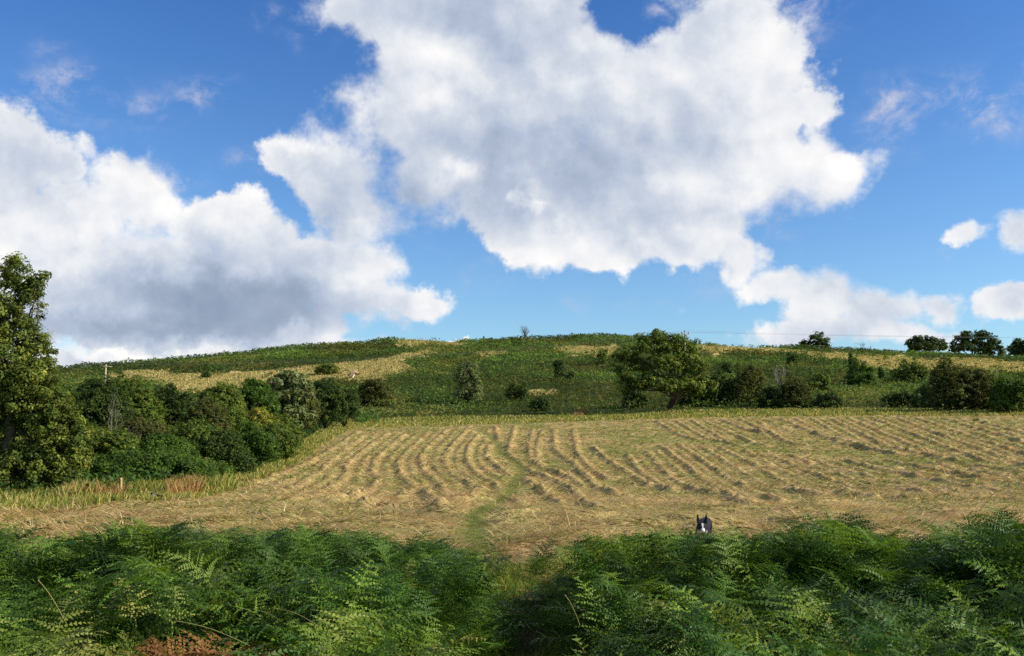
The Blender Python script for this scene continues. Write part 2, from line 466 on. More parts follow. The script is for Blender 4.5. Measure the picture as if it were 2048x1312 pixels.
def ridge(x, y):
    x = np.asarray(x, float); y = np.asarray(y, float)
    r = np.hypot(x, y)
    d = D_ROW(x, y)
    brk = .25 + 1.5 * fbm(x, y, .7, 3, 4)
    d2 = D_ROW2(x, y)
    h = (.18 * np.exp(-(d / .26) ** 2) + .10 * np.exp(-(d2 / .24) ** 2)) * brk * sstep(r, 15, 25)
    lumps = (fbm(x, y * 1.4, 1.1, 4, 1) - .5) * .20 + np.maximum(fbm(x * .7, y * 1.5, .6, 3, 8) - .50, 0) * .8 * sstep(r, 14, 18) * (1 - sstep(r, 20, 45))
    tuss = (fbm(x, y, 3.1, 3, 2) - .5) * .10
    lumps = lumps + (fbm(x * .7, y * 1.6, 1.9, 3, 9) - .5) * .20 * sstep(r, 26, 40)
    w = sstep(r, 11, 15) * (1 - sstep(r, EDGE_R - 3, EDGE_R + 2))
    pth = np.exp(-(D_PATH(x, y) / .45) ** 2)
    return ((h + lumps) * (1 - .8 * pth) + tuss * (1 - .5 * pth)) * w - .05 * pth
def ground(x, y):
    x = np.asarray(x, float); y = np.asarray(y, float)
    r = np.hypot(x, y)
    amp = sstep(r, EDGE_R, EDGE_R + 20) * (1 - sstep(r, 400, 600))
    return ground0(x, y) + ridge(x, y) + (fbm(x, y, .05, 3, 5) - .5) * 1.6 * amp * sstep(r, 118, 150)

GOLD = [
 [(215,742),(340,738),(345,749),(430,748),(480,744),(640,728),(690,722),(790,712),(860,702),(875,706),(800,722),(825,737),(760,748),(690,757),(600,765),(420,780),(370,785),(300,766),(215,754)],
 [(955,706),(1010,704),(1015,709),(960,711)],
 [(1110,690),(1240,692),(1240,714),(1190,712),(1130,707)],
 [(1380,690),(1500,698),(1600,701),(1700,706),(1850,717),(2060,726),(2060,748),(1900,744),(1800,745),(1750,752),(1700,728),(1600,715),(1500,708),(1380,707)],
 [(788,682),(940,684),(940,690),(800,690)],
 [(1040,671),(1110,673),(1100,678),(1045,678)],
 [(1050,788),(1110,785),(1115,791),(1060,793)],
 [(690,752),(760,748),(770,756),(700,760)],
]
BRAC = [  # bright bracken sheets: taller, greener
 [(338,748),(345,725),(430,710),(600,694),(785,682),(860,690),(700,715),(480,742)],
 [(1380,712),(1600,718),(1700,732),(1740,760),(1600,790),(1380,770)],
 [(1000,812),(1400,812),(2048,790),(2048,822),(1300,826),(700,838),(690,815)],
]
def gold_mask(px, py, ragged=0):
    m = np.zeros(np.shape(px), bool)
    px = np.asarray(px, float); py = np.asarray(py, float)
    wob = 9.0 * (fbm(px, py * 3, .035, 4, 3) - .5) * 2; wx = 40 * (fbm(px, py * 3, .03, 3, 77) - .5)
    if ragged: wx = wx + RNG.normal(0, 5 * ragged, px.shape); wob = wob + RNG.normal(0, 1.2 * ragged, px.shape)
    for p in GOLD: m |= inpoly(px + wx, py + wob, p)
    return m

def field_mask(x, y):
    px, py = gpix(x, y)
    r = np.hypot(x, y)
    e = (fbm(x, y, .5, 3, 21) - .5) * 10
    return inpoly(px, py + e * np.clip(30 / np.maximum(r, 1), 0, 1), FIELD_PX) & (r < EDGE_R + 2) & (y > 8)

HAY = np.array(srgb(192, 163, 108)); HAY2 = np.array(srgb(172, 136, 92)); HAYG = np.array(srgb(126, 134, 66)); HAYL = np.array(srgb(224, 206, 156))
GRN = np.array(srgb(104, 122, 50))
def hay_color(x, y, n):
    """dry, brown and green grass mixed over the field, greener between rows and along the path"""
    d = D_ROW(x, y); r = np.hypot(x, y)
    g = fbm(x, y * 1.7, .33, 4, 11)
    g2 = fbm(x, y * 2.2, 1.3, 3, 12)
    b = fbm(x, y * 1.5, .6, 3, 13)
    edge_d = sstep(r, 98, 108)
    gr = sstep(g * .5 + g2 * .5, .37, .56) * .9
    gr = gr * (1 - .55 * np.exp(-(d / .5) ** 2)) * (.45 + .55 * sstep(r, 22, 50))
    gr = np.maximum(gr, sstep(2.2 * np.exp(-(D_PATH(x, y) / .32) ** 2) * (.25 + .9 * g2), .3, .9))
    gr = np.maximum(gr, .85 * np.exp(-(D_STRIP(x, y) / 1.1) ** 2))
    gr = np.maximum(gr, edge_d * .35)
    c = HAY + (HAY2 - HAY) * sstep(b + .22 * np.exp(-(d / .35) ** 2), .42, .64)[:, None]
    c = c * (.80 + .40 * fbm(x * .55, y * 1.6, 1.0, 3, 14))[:, None]
    rnd = n.random(len(x))
    c = c + (HAYL - c) * (rnd ** 3 * .8)[:, None]
    sel = n.random(len(x)) < gr
    gcol = HAYG + (GRN - HAYG) * np.clip(np.exp(-(D_PATH(x, y) / .6) ** 2) + .7 * np.exp(-(D_STRIP(x, y) / 1.2) ** 2) + .5 * (n.random(len(x)) - .3), 0, 1)[:, None]
    c = np.where(sel[:, None], gcol, c)
    return c * (.72 + .5 * n.random(len(x)))[:, None]

# ------------------------------------------------------------------ ground sheet, split where field, path and hill meet
def polar_grid():
    az_f = np.concatenate([np.linspace(-180, -60, 25), np.linspace(-60, -33, 28)[1:], np.linspace(-33, 33, 661)[1:], np.linspace(33, 60, 28)[1:], np.linspace(60, 180, 25)[1:]])
    az_f = radians(1) * az_f
    rr = np.concatenate([[0.0, 1, 2, 3], np.exp(np.linspace(np.log(3.5), np.log(11), 60)), np.exp(np.linspace(np.log(11.1), np.log(114), 560)),
                         np.exp(np.linspace(np.log(115), np.log(330), 150)), np.exp(np.linspace(np.log(335), np.log(6000), 40))])
    return az_f, rr
AZ, RR = polar_grid()
A, R = np.meshgrid(AZ, RR)
X = R * np.sin(A); Y = R * np.cos(A)
Zg = ground(X.ravel(), Y.ravel()).reshape(X.shape)
V = np.stack([X.ravel(), Y.ravel(), Zg.ravel()], 1)
na = len(AZ)
ii, jj = np.meshgrid(np.arange(len(RR) - 1), np.arange(na - 1), indexing='ij')
a0 = (ii * na + jj).ravel()
FQ = np.stack([a0, a0 + 1, a0 + na + 1, a0 + na], 1)[:, ::-1]
vx, vy = V[:, 0], V[:, 1]
vpx, vpy = gpix(vx, vy); vr = np.hypot(vx, vy)
fm = field_mask(vx, vy)
gm = gold_mask(vpx, vpy) & (vr > 60) & (np.abs(np.arctan2(vx, vy)) < radians(33))
n_ = np.random.default_rng(3)
tint = np.tile(np.array(srgb(52, 62, 26)), (len(V), 1))
tint *= (.7 + .6 * fbm(vx, vy, .25, 4, 6))[:, None]
near = vr < 11.5
tint[near] = np.array(srgb(58, 52, 30)) * (.6 + .8 * fbm(vx[near], vy[near], 2.0, 4, 6))[:, None]
mid_ = (vr >= 11.5) & (vr < 16); tint[mid_] = np.array(srgb(120, 108, 66))
tint[gm] = np.array(srgb(172, 152, 96)) * (.75 + .5 * fbm(vx[gm], vy[gm], .5, 4, 7))[:, None]
hc = hay_color(vx[fm], vy[fm], n_)
hm = HAY * .62 + HAYG * .25
tint[fm] = hc * .45 + hm * .42
fc = FQ.mean(1).astype(int)
cx = V[FQ].mean(1)
f_field = fm[FQ].sum(1) >= 2
pth = D_PATH(cx[:, 0], cx[:, 1]) < .13 + .3 * (fbm(cx[:, 0], cx[:, 1], 1.2, 3, 31) - .5)
cr_ = np.hypot(cx[:, 0], cx[:, 1])
pth &= (cr_ < EDGE_R - 4) & (cx[:, 1] > 4.5)
near_track = pth & (cr_ < 13)
f_field &= ~pth
f_hill = ~f_field & ~pth & (cr_ > EDGE_R + 1) & (cr_ < 5800)
f_rest = ~(f_field | f_hill | pth)
def submesh(name, sel, label=None):
    f = FQ[sel]; u, inv = np.unique(f, return_inverse=True)
    return mesh_np(name, V[u], inv.reshape(f.shape), M_SOIL, tint[u], smooth=True, kind='structure')
submesh('ground', f_rest); submesh('hay_field', f_field); submesh('hill', f_hill); submesh('path', pth)

# ------------------------------------------------------------------ grass and hay blades
def blades(name, pos, length, width, heading, pitch, tint, mat, curve=.5, kind='stuff', segs=2, cross=None):
    """ribbons: pos (n,3), heading (azimuth of lean), pitch (angle above level), bending down along their length"""
    n = len(pos)
    t = np.linspace(0, 1, segs + 1)
    dirx, diry = np.cos(heading), np.sin(heading)
    sidex, sidey = -diry, dirx
    if cross is not None:
        cc = cross; sidex, sidey = np.cos(cc), np.sin(cc)
    P = np.zeros((n, segs + 1, 3)); P[:, 0] = pos
    step = length / segs
    for k in range(segs):
        ang = pitch - curve * (k / max(segs, 1))
        P[:, k + 1, 0] = P[:, k, 0] + dirx * np.cos(ang) * step
        P[:, k + 1, 1] = P[:, k, 1] + diry * np.cos(ang) * step
        P[:, k + 1, 2] = P[:, k, 2] + np.sin(ang) * step
    V = np.zeros((n, segs + 1, 2, 3))
    for k in range(segs + 1):
        w = width * (1 - .85 * t[k] ** 2) * .5
        V[:, k, 0] = P[:, k]; V[:, k, 1] = P[:, k]
        V[:, k, 0, 0] -= sidex * w; V[:, k, 0, 1] -= sidey * w
        V[:, k, 1, 0] += sidex * w; V[:, k, 1, 1] += sidey * w
    base = (np.arange(n) * (segs + 1) * 2)[:, None]
    fs = []
    for k in range(segs):
        a = base + 2 * k
        fs.append(np.concatenate([a, a + 1, a + 3, a + 2], 1))
    Fc = np.concatenate(fs, 0)
    T = np.repeat(tint, (segs + 1) * 2, axis=0)
    return mesh_np(name, V.reshape(-1, 3), Fc, mat, T, kind=kind)

def sample_px(n, px0, px1, r0, r1, rng, power=1.0):
    """points spread evenly over the picture's foreshortened ground: log-spread in range"""
    px = rng.uniform(px0, px1, n)
    r = np.exp(rng.uniform(np.log(r0), np.log(r1), n))
    a = np.arctan((px - 1024) / F_PX)
    return r * np.sin(a), r * np.cos(a)

rg = np.random.default_rng(11)
N = 430000
x, y = sample_px(N, -420, 2460, 10.5, EDGE_R + 1, rg)
k = field_mask(x, y); x, y = x[k], y[k]
r = np.hypot(x, y); dp = D_PATH(x, y)
k = (rg.random(len(x)) > .55 * np.exp(-(dp / .3) ** 2)); x, y, r, dp = x[k], y[k], r[k], dp[k]
z = ground(x, y) - .01
n = len(x)
cl = fbm(x, y, .8, 3, 41)
head = np.where(rg.random(n) < .75, 0, pi) + rg.normal(0, .32, n) + (cl - .5) * 1.2 + rg.normal(0, .3, n) * (rg.random(n) < .3) * 3
pit = np.abs(rg.normal(.12, .18, n)) + .25 * (fbm(x, y, 1.6, 2, 42) > .62)
L = rg.uniform(.18, .50, n) * (1 + r / 150) * (.6 + .8 * cl)
Wd = np.clip(r * .00095, .011, .085) * rg.uniform(.6, 1.3, n)
blades('hay', np.stack([x, y, z], 1), L, Wd, head, pit, hay_color(x, y, rg), M_GRASS, curve=.45)

# standing grass: along the top and the left edge of the field, and in the old pasture on the hill
def stand(name, x, y, h, col, rng, wmin=.012, wk=.0011, spread=.35, lean=0.0):
    n = len(x); r = np.hypot(x, y)
    z = ground(x, y) - .02
    head = rng.uniform(0, 2 * pi, n)
    pit = pi / 2 - np.abs(rng.normal(lean, spread, n))
    L = h * rng.uniform(.5, 1.15, n)
    Wd = np.clip(r * wk, wmin, .3) * rng.uniform(.6, 1.3, n)
    return blades(name, np.stack([x, y, z], 1), L, Wd, head, pit, col, M_GRASS, curve=.7, cross=rng.normal(0, .7, n))
def pick(cols, n, rng, jit=.3):
    c = np.array(cols)[rng.integers(0, len(cols), n)]
    return c * (1 - jit + 2 * jit * rng.random(n))[:, None]
VERGE_A = [(640,850),(700,838),(1024,832),(1300,822),(1600,818),(2060,817),(2060,832),(1600,832),(1300,838),(1024,847),(700,856)]
VERGE_L = [(-20,985),(100,992),(250,1000),(380,985),(450,962),(520,938),(590,897),(640,862),(700,838),(715,850),(660,880),(600,922),(530,962),(460,985),(380,1004),(200,1016),(60,1022),(-20,1030)]
def scatter_poly(poly, n, rng, lo=10, hi=330):
    """points on the ground inside an outline"""
    xs, ys = [], []
    pa = np.array(poly, float)
    got = 0
    amin, amax = pa[:, 0].min(), pa[:, 0].max()
    pts = [hit(a, b, lo, hi) for a, b in poly]
    rs = [math.hypot(p[0], p[1]) for p in pts]
    r0, r1 = min(rs) * .9, max(rs) * 1.1
    for _ in range(30):
        px = rng.uniform(amin - 4, amax + 4, n * 2); rr = np.sqrt(rng.uniform(r0 ** 2, r1 ** 2, n * 2))
        a = np.arctan((px - 1024) / F_PX); X_, Y_ = rr * np.sin(a), rr * np.cos(a)
        p, q = gpix(X_, Y_)
        m = inpoly(p, q, poly)
        xs.append(X_[m]); ys.append(Y_[m]); got += m.sum()
        if got >= n: break
    return np.concatenate(xs)[:n], np.concatenate(ys)[:n]
YG = [srgb(180,160,94), srgb(160,150,76), srgb(126,136,58), srgb(198,180,118), srgb(106,126,48), srgb(98,120,46)]
xs, ys = scatter_poly(VERGE_A, 26000, rg, 60); 
x2, y2 = scatter_poly(VERGE_L, 26000, rg, 20)
xx = np.concatenate([xs, x2]); yy = np.concatenate([ys, y2])
hh = .16 + .34 * fbm(xx, yy, .4, 3, 51)
stand('rough_grass', xx, yy, hh, pick(YG, len(xx), rg), rg, wk=.0010)['note'] = 'verge'
px_, r_ = None, None
xa, ya = [], []
for pth_ in GOLD:
    ar = abs(sum(a[0]*b[1]-b[0]*a[1] for a, b in zip(pth_, pth_[1:] + pth_[:1]))) / 2
    a_, b_ = scatter_poly(pth_, int(min(5 * ar + 500, 60000)), rg, 60, 325); xa.append(a_); ya.append(b_)
xa = np.concatenate(xa); ya = np.concatenate(ya)
gcol = pick([srgb(200,180,124), srgb(188,164,108), srgb(166,156,92), srgb(140,142,74), srgb(210,192,142)], len(xa), rg, .2)
stand('pasture_grass', xa, ya, .25 + .4 * fbm(xa, ya, .15, 3, 52), gcol, rg, wk=.0012)
# fiery dock and dead stems along the hedge foot, heather beside the field corner
def patch(name, poly, n, h, cols, rng=rg, lo=20, **kw):
    a_, b_ = scatter_poly(poly, n, rng, lo)
    return stand(name, a_, b_, h * (.6 + .7 * fbm(a_, b_, .7, 2, 60)), pick(cols, len(a_), rng), rng, **kw)
RED = [srgb(150,108,70), srgb(140,96,64), srgb(180,146,92), srgb(168,134,80), srgb(190,166,106)]
patch('dead_weeds', [(130,990),(250,988),(255,1002),(130,1003)], 1500, .65, RED, spread=.22)
patch('dead_weeds', [(330,984),(402,978),(405,992),(335,998)], 1000, .8, RED, spread=.22)
patch('tall_dry_grass', [(120,996),(460,975),(470,985),(120,1006)], 3500, .7, YG, spread=.25)
patch('dead_weeds', [(1150,826),(1172,824),(1172,832),(1150,833)], 110, .8, RED[:3], spread=.2, lo=60)
patch('heather', [(635,840),(690,832),(695,842),(650,850)], 3000, 1.3, [srgb(96,58,54), srgb(110,74,58), srgb(70,62,40)], spread=.5, lo=60)

# ------------------------------------------------------------------ leaves, trunks, trees and bushes
def leaf_quads(C, size, nrm, rng, asp=.55):
    """one kite per leaf, centres C, normals nrm"""
    n = len(C)
    ref = rng.normal(size=(n, 3)); t = np.cross(nrm, ref); t /= np.linalg.norm(t, axis=1, keepdims=True) + 1e-9
    b = np.cross(nrm, t); b /= np.linalg.norm(b, axis=1, keepdims=True) + 1e-9
    s = (size * rng.uniform(.6, 1.35, n))[:, None]
    V = np.stack([C - t * s, C + b * s * asp - t * s * .1, C + t * s, C - b * s * asp - t * s * .1], 1)
    V[:, 1] += nrm * s * .18; V[:, 3] += nrm * s * .18
    F = np.arange(n * 4).reshape(n, 4)
    return V.reshape(-1, 3), F
def tube(path, r0, r1, sides=6, seed=0, wob=0.0):
    path = np.array(path, float); n = len(path)
    rng = np.random.default_rng(seed)
    V = []; F = []
    for i in range(n):
        d = path[min(i + 1, n - 1)] - path[max(i - 1, 0)]; d /= np.linalg.norm(d) + 1e-9
        u = np.cross(d, [.3, 1, .2]); u /= np.linalg.norm(u) + 1e-9; w = np.cross(d, u)
        rr = r0 + (r1 - r0) * (i / (n - 1)) ** .8
        for k in range(sides):
            a = 2 * pi * k / sides
            q = rr * (1 + wob * rng.normal())
            V.append(path[i] + u * cos(a) * q + w * sin(a) * q)
    for i in range(n - 1):
        for k in range(sides):
            a = i * sides + k; b = i * sides + (k + 1) % sides
            F.append((a, b, b + sides, a + sides))
    return np.array(V), np.array(F)
def join(parts):
    Vs, Fs = [], []; o = 0
    for v, f in parts:
        Vs.append(v); Fs.append(f + o); o += len(v)
    return np.concatenate(Vs), np.concatenate(Fs)
def limb_path(a, b, rng, bow=.15, n=6, up=.2):
    a = np.array(a, float); b = np.array(b, float); L = np.linalg.norm(b - a)
    side = rng.normal(size=3) * bow * L; P = []
    for i in range(n + 1):
        t = i / n
        P.append(a + (b - a) * t + side * sin(pi * t) * .6 + np.array([0, 0, up * L * sin(pi * t) * .5]) + rng.normal(size=3) * L * .018)
    return P

def crown(lobes, clump_r, per, leaf, cols, rng, fill=1.0, shell=.55, up=.5, jit=.28, asp=.55):
    """lobes: (centre, radii) pairs.  Clumps of leaves sit through each lobe, denser near its skin."""
    Cs, Ns, Ts = [], [], []
    cl_all = []
    for c, rad in lobes:
        c = np.array(c); rad = np.array(rad)
        area = 4 * pi * ((rad[0]*rad[1])**1.6/3 + (rad[0]*rad[2])**1.6/3 + (rad[1]*rad[2])**1.6/3) ** (1/1.6)
        m = max(4, int(fill * area / (clump_r ** 2 * 2.4)))
        d = rng.normal(size=(m, 3)); d /= np.linalg.norm(d, axis=1, keepdims=True)
        q = shell + (1 - shell) * rng.random(m) ** .6
        q *= 1 + .10 * rng.normal(size=m)
        cc = c + d * rad * q[:, None]
        for j in range(m):
            cl_all.append((cc[j], d[j]))
    base = np.array(cols)
    m = len(cl_all)
    cc = np.array([a for a, _ in cl_all]); dd = np.array([b for _, b in cl_all])
    rs = clump_r * rng.uniform(.55, 1.35, m)
    ccol = base[rng.integers(0, len(base), m)] * rng.uniform(1 - jit, 1 + jit, m)[:, None]
    cnt = np.maximum(3, (per * rng.uniform(.6, 1.3, m)).astype(int))
    idx = np.repeat(np.arange(m), cnt); n = len(idx)
    e = rng.normal(size=(n, 3)); e /= np.linalg.norm(e, axis=1, keepdims=True)
    rad = rng.random(n) ** .45
    off = e * (rs[idx] * rad)[:, None] * np.array([1, 1, .75])
    C = cc[idx] + off
    nr = e * .8 + dd[idx] * .5 + np.array([0, 0, up]) + rng.normal(size=(n, 3)) * .45
    nr /= np.linalg.norm(nr, axis=1, keepdims=True)
    V, F = leaf_quads(C, leaf, nr, rng, asp)
    T = ccol[idx] * rng.uniform(.75, 1.25, n)[:, None]
    yel = rng.random(n) < .04
    T[yel] = T[yel] * np.array([1.7, 1.35, .9])
    return V, F, np.repeat(T, 4, 0), cc

G_DARK = [srgb(60,78,32), srgb(72,88,36), srgb(52,70,32)]
G_MID = [srgb(88,106,40), srgb(76,96,38), srgb(104,116,48)]
G_YEL = [srgb(128,134,48), srgb(112,122,46), srgb(150,142,58)]
G_GREY = [srgb(108,120,72), srgb(92,106,62), srgb(120,128,82)]
G_BRN = [srgb(82,88,40), srgb(70,80,36), srgb(92,92,46)]
G_EMER = [srgb(72,98,34), srgb(84,108,40), srgb(60,84,32)]
BARK = [srgb(92,80,62), srgb(104,94,78)]
PALE = [srgb(168,156,130)]

def P3(px, py, depth):
    """world point at a photograph pixel and a distance along the view"""
    u, s = ray(px, py); return np.array([u * depth, depth, EYE + s * depth])

def grow_tree(name, label, cat, base_px, base_py, lobes_px, leaf=.16, clump=.5, per=40, cols=G_MID, seed=1, trunk_r=.25, fill=1.0,
              bark=BARK, fork=.35, depth=None, flat=.8, group=None, twigs=10, shell=.5, jit=.28, limbs=True, limb_k=1.0, vis_limbs=False, up=.5, asp=.55):
    rng = np.random.default_rng(seed)
    if depth is None:
        hx, hy, hz = hit(base_px, base_py, 12, 330)
    else:
        u, s = ray(base_px, base_py); hx, hy = u * depth, depth
        hz = float(ground(np.array([hx]), np.array([hy]))[0])
    D = hy; m = D / F_PX * 1.0
    lobes = []
    for L in lobes_px:
        cx_, cy_, rx_, ry_ = L[:4]
        dz = L[4] if len(L) > 4 else rng.uniform(-.35, .35)
        u, s = ray(cx_, cy_); dd = D + dz * rx_ * m * 1.2
        c = np.array([u * D, dd, EYE + s * D])
        lobes.append((c, (rx_ * m, flat * (rx_ + ry_) * .5 * m + .2, ry_ * m)))
    V, F, T, cc = crown(lobes, clump, per, leaf, cols, rng, fill, shell, up, jit, asp)
    # nothing grows below ground
    gz = ground(V[:, 0], V[:, 1]); V[:, 2] = np.maximum(V[:, 2], gz + .02)
    root = thing(name, label, cat, (hx, hy, hz), group)
    org = np.array([hx, hy, hz])
    mesh_np('crown' if limbs or cat == 'tree' else 'foliage', V - org, F, M_LEAF, T, root)
    # wood
    top = max(c[2] + r[2] * .3 for c, r in lobes)
    H = top - hz
    fk = org + np.array([rng.normal() * .06 * H, rng.normal() * .06 * H, H * fork])
    parts = [tube(limb_path(org - [0, 0, .3], fk, rng, .05, 5, 0), trunk_r * 1.25, trunk_r * .85, 8, seed, .05)]
    big = []
    for c, r in lobes:
        c = c + np.array([0, 0, -r[2] * .15])
        t = rng.uniform(.55, 1.0)
        st = org + (fk - org) * t if limbs else org
        big.append(tube(limb_path(st, c, rng, .10, 6, .1), trunk_r * .55 * limb_k, trunk_r * .14 * limb_k, 6, seed, .04))
        near_ = np.argsort(np.linalg.norm(cc - c, axis=1))[:twigs * 3]
        for q in rng.permutation(near_)[:twigs]:
            big.append(tube(limb_path(c, cc[q], rng, .12, 3, .05), trunk_r * .14, trunk_r * .05, 4, seed))
    if not vis_limbs:
        parts += big; big = []
    v, f = join(parts)
    bt = np.array(bark)[0]
    mesh_np('trunk' if limbs else 'stem', v - org, f, M_BARK  , np.tile(bt if limbs else np.array(srgb(70, 62, 44)), (len(v), 1)), root, True)
    if big:
        per_l = 1 + twigs
        for i in range(0, len(big), per_l):
            v, f = join(big[i:i + per_l]); mesh_np('limb', v - org, f, M_BARK, np.tile(np.array(bark)[-1], (len(v), 1)), root, True)
    return root

def dome(px, top, base, hw, rng, n=6):
    """lobes of a rounded bush from its outline in the photograph"""
    out = []; h = base - top
    out.append((px, base - h * .45, hw * .78, h * .48))
    for k in range(n):
        a = rng.uniform(0, pi)
        out.append((px + cos(a) * hw * .55, base - h * (.35 + .38 * sin(a)), hw * rng.uniform(.3, .48), h * rng.uniform(.2, .32)))
    out.append((px + rng.uniform(-.3, .3) * hw, top + h * .2, hw * .35, h * .2))
    out.append((px - hw * .5, base - h * .22, hw * .45, h * .25)); out.append((px + hw * .5, base - h * .22, hw * .45, h * .25))
    return out
def bush(label, px, top, base, hw, cols=G_DARK, seed=1, depth=None, leaf=None, clump=None, per=32, name='bush', fill=1.0, group=None, spikes=0, bark=BARK, cat='bush', fork=.2, n=6, jit=.28, twigs=5):
    rng = np.random.default_rng(seed + 500)
    if depth is None: D = hit(px, base, 12, 330)[1]
    else: D = depth
    m = D / F_PX
    leaf = leaf or max(.06, m * 1.9)
    clump = clump or max(.22, m * 6.5)
    lob = dome(px, top, base, hw, rng, n)
    for k in range(spikes):
        sx = px + rng.uniform(-.8, .8) * hw
        lob.append((sx, top + (base - top) * rng.uniform(-.02, .22), hw * .10, (base - top) * .17))
    return grow_tree(name, label, cat, px, base, lob, leaf, clump, per, cols, seed, trunk_r=max(.06, hw * m * .05), fill=fill, depth=depth, group=group, twigs=twigs, limbs=False, fork=fork, bark=bark, jit=jit)

# the tall tree at the left edge
grow_tree('broadleaf_tree', 'tall full leaf tree towering at the left edge of the hedge', 'tree', 20, 985,
 [(34,548,30,30),(62,575,22,26),(10,590,45,40),(50,622,34,34),(-10,650,60,50),(38,668,48,36),(76,700,28,34),(10,730,75,55),(70,752,52,40),(-30,800,90,70),(50,810,85,50),(118,800,34,40),
  (120,850,56,42),(30,880,100,60),(100,905,62,48),(150,880,26,34),(-40,930,80,60),(60,945,90,50),(128,930,40,42),(70,590,14,12),(84,552,9,10),(30,522,16,12),(-60,700,60,90)],
 leaf=.062, clump=.30, per=62, cols=[srgb(86,100,40), srgb(102,114,46), srgb(72,88,36), srgb(118,126,56)], seed=5, trunk_r=.22, fill=1.2, depth=35.0, twigs=8, jit=.3, fork=.5, limb_k=.5)

hg = 'bushes of the overgrown hedge beside the field'
HB = [
 ('dark green bush just right of the tall left tree', 190, 752, 905, 62, G_DARK, 50), ('bush with darker crown behind the pale post, second from the tall tree', 262, 752, 900, 55, G_MID, 54),
 ('broad dark bush in the middle of the hedge', 335, 768, 895, 62, G_DARK, 57), ('grey green feathery bush sloping down to the brambles', 408, 795, 930, 50, G_BRN, 50),
 ('dark bush on the skyline of the hedge left of the domed bush', 437, 762, 870, 48, G_MID, 63), ('dense rounded dark green domed bush high in the hedge', 507, 762, 850, 46, G_EMER, 68),
 ('yellowing bush in the lower hedge below the domed bush', 517, 815, 880, 38, G_YEL, 60), ('low olive bush in front of the yellowing bush', 460, 815, 900, 42, G_MID, 55),
 ('broad low bush under the twiggy thicket, right of the tall left tree', 205, 850, 940, 62, G_MID, 42), ('low green bush above the middle of the bramble mound', 330, 868, 930, 55, G_EMER, 43), ('light green leafy bush above the bramble tail', 395, 842, 925, 50, G_MID, 46), ('green bush sloping to the field edge below the willow', 500, 850, 915, 50, G_EMER, 53), ('low bush where the hedge meets the dry verge', 545, 845, 905, 45, G_MID, 58),
 ('olive bush at the foot of the grey willow', 592, 768, 842, 40, G_BRN, 76), ('dark bush between the grey willow and the heather', 652, 755, 830, 36, G_DARK, 96),
 ('dark feathery bush behind the bramble mound', 432, 858, 948, 66, G_DARK, 46), ('brown twiggy thicket low in the hedge', 275, 835, 925, 70, G_BRN, 46), ('green bush wedged between the hedge and bramble mound', 355, 850, 925, 50, G_MID, 48),
 ('small bush at the hedge end near the field corner', 560, 830, 885, 40, G_MID, 66), ('low dark shrub beside the reddish hawthorn, hedge side', 690, 775, 822, 26, G_DARK, 100),
]
for i, (lb, px, tp, bs, hw, cl, dp) in enumerate(HB):
    bush(lb, px, tp, bs + 12, hw * 1.22, cl, 20 + i, depth=float(dp), group=hg, spikes=i % 2, per=32, n=9, fill=1.15, twigs=3)
grow_tree('willow_tree', 'grey green rounded willow standing highest in the hedge', 'tree', 582, 850,
 [(580,765,34,24),(600,780,26,28),(560,780,26,28),(585,800,38,30),(575,752,20,12),(598,758,14,12),(590,830,36,22)], leaf=.15, clump=.42, per=30, cols=G_GREY, seed=41, depth=74.0, trunk_r=.15)
# bramble mound: low and wide, small bright leaves
bush('long low bramble mound in front of the hedge', 300, 898, 990, 165, G_EMER, 71, depth=39.0, name='bramble', cat='bramble', n=16, per=40, leaf=.055, clump=.26)
bush('small bramble hump joining the left tree to the mound', 120, 915, 992, 75, G_EMER, 72, depth=38.0, name='bramble', cat='bramble', n=6, per=40, leaf=.055, clump=.26)
bush('low bramble tail sloping down at the field side', 425, 918, 975, 42, G_MID, 73, depth=42.0, name='bramble', cat='bramble', n=6, per=36, leaf=.055, clump=.26)

# the big spreading oak at the top of the field
grow_tree('oak_tree', 'large spreading oak with a pale forked trunk at the top of the field', 'tree', 1335, 823,
 [(1318,672,22,15),(1284,676,14,12),(1300,696,34,18),(1345,690,28,18),(1357,672,8,7),(1262,706,22,14),(1240,714,14,10),(1372,706,26,18),(1388,694,14,14),(1280,728,34,16),(1330,726,40,16),(1384,732,30,16),
  (1246,740,20,14),(1252,758,20,12),(1300,756,34,12),(1360,760,30,12),(1400,756,20,12),(1280,772,22,8),(1380,776,26,9),(1404,728,12,16),(1252,776,18,9),(1396,782,20,10),(1420,770,12,12),(1330,772,36,12,-.9),(1290,764,28,10,-.9),(1376,770,26,10,-.9)],
 leaf=.17, clump=.55, per=36, cols=[srgb(96,112,44), srgb(82,100,40), srgb(116,126,52)], seed=12, trunk_r=.34, fill=.95, fork=.28, bark=[srgb(60,50,38), srgb(104,92,72)], vis_limbs=True, twigs=10, shell=.3)

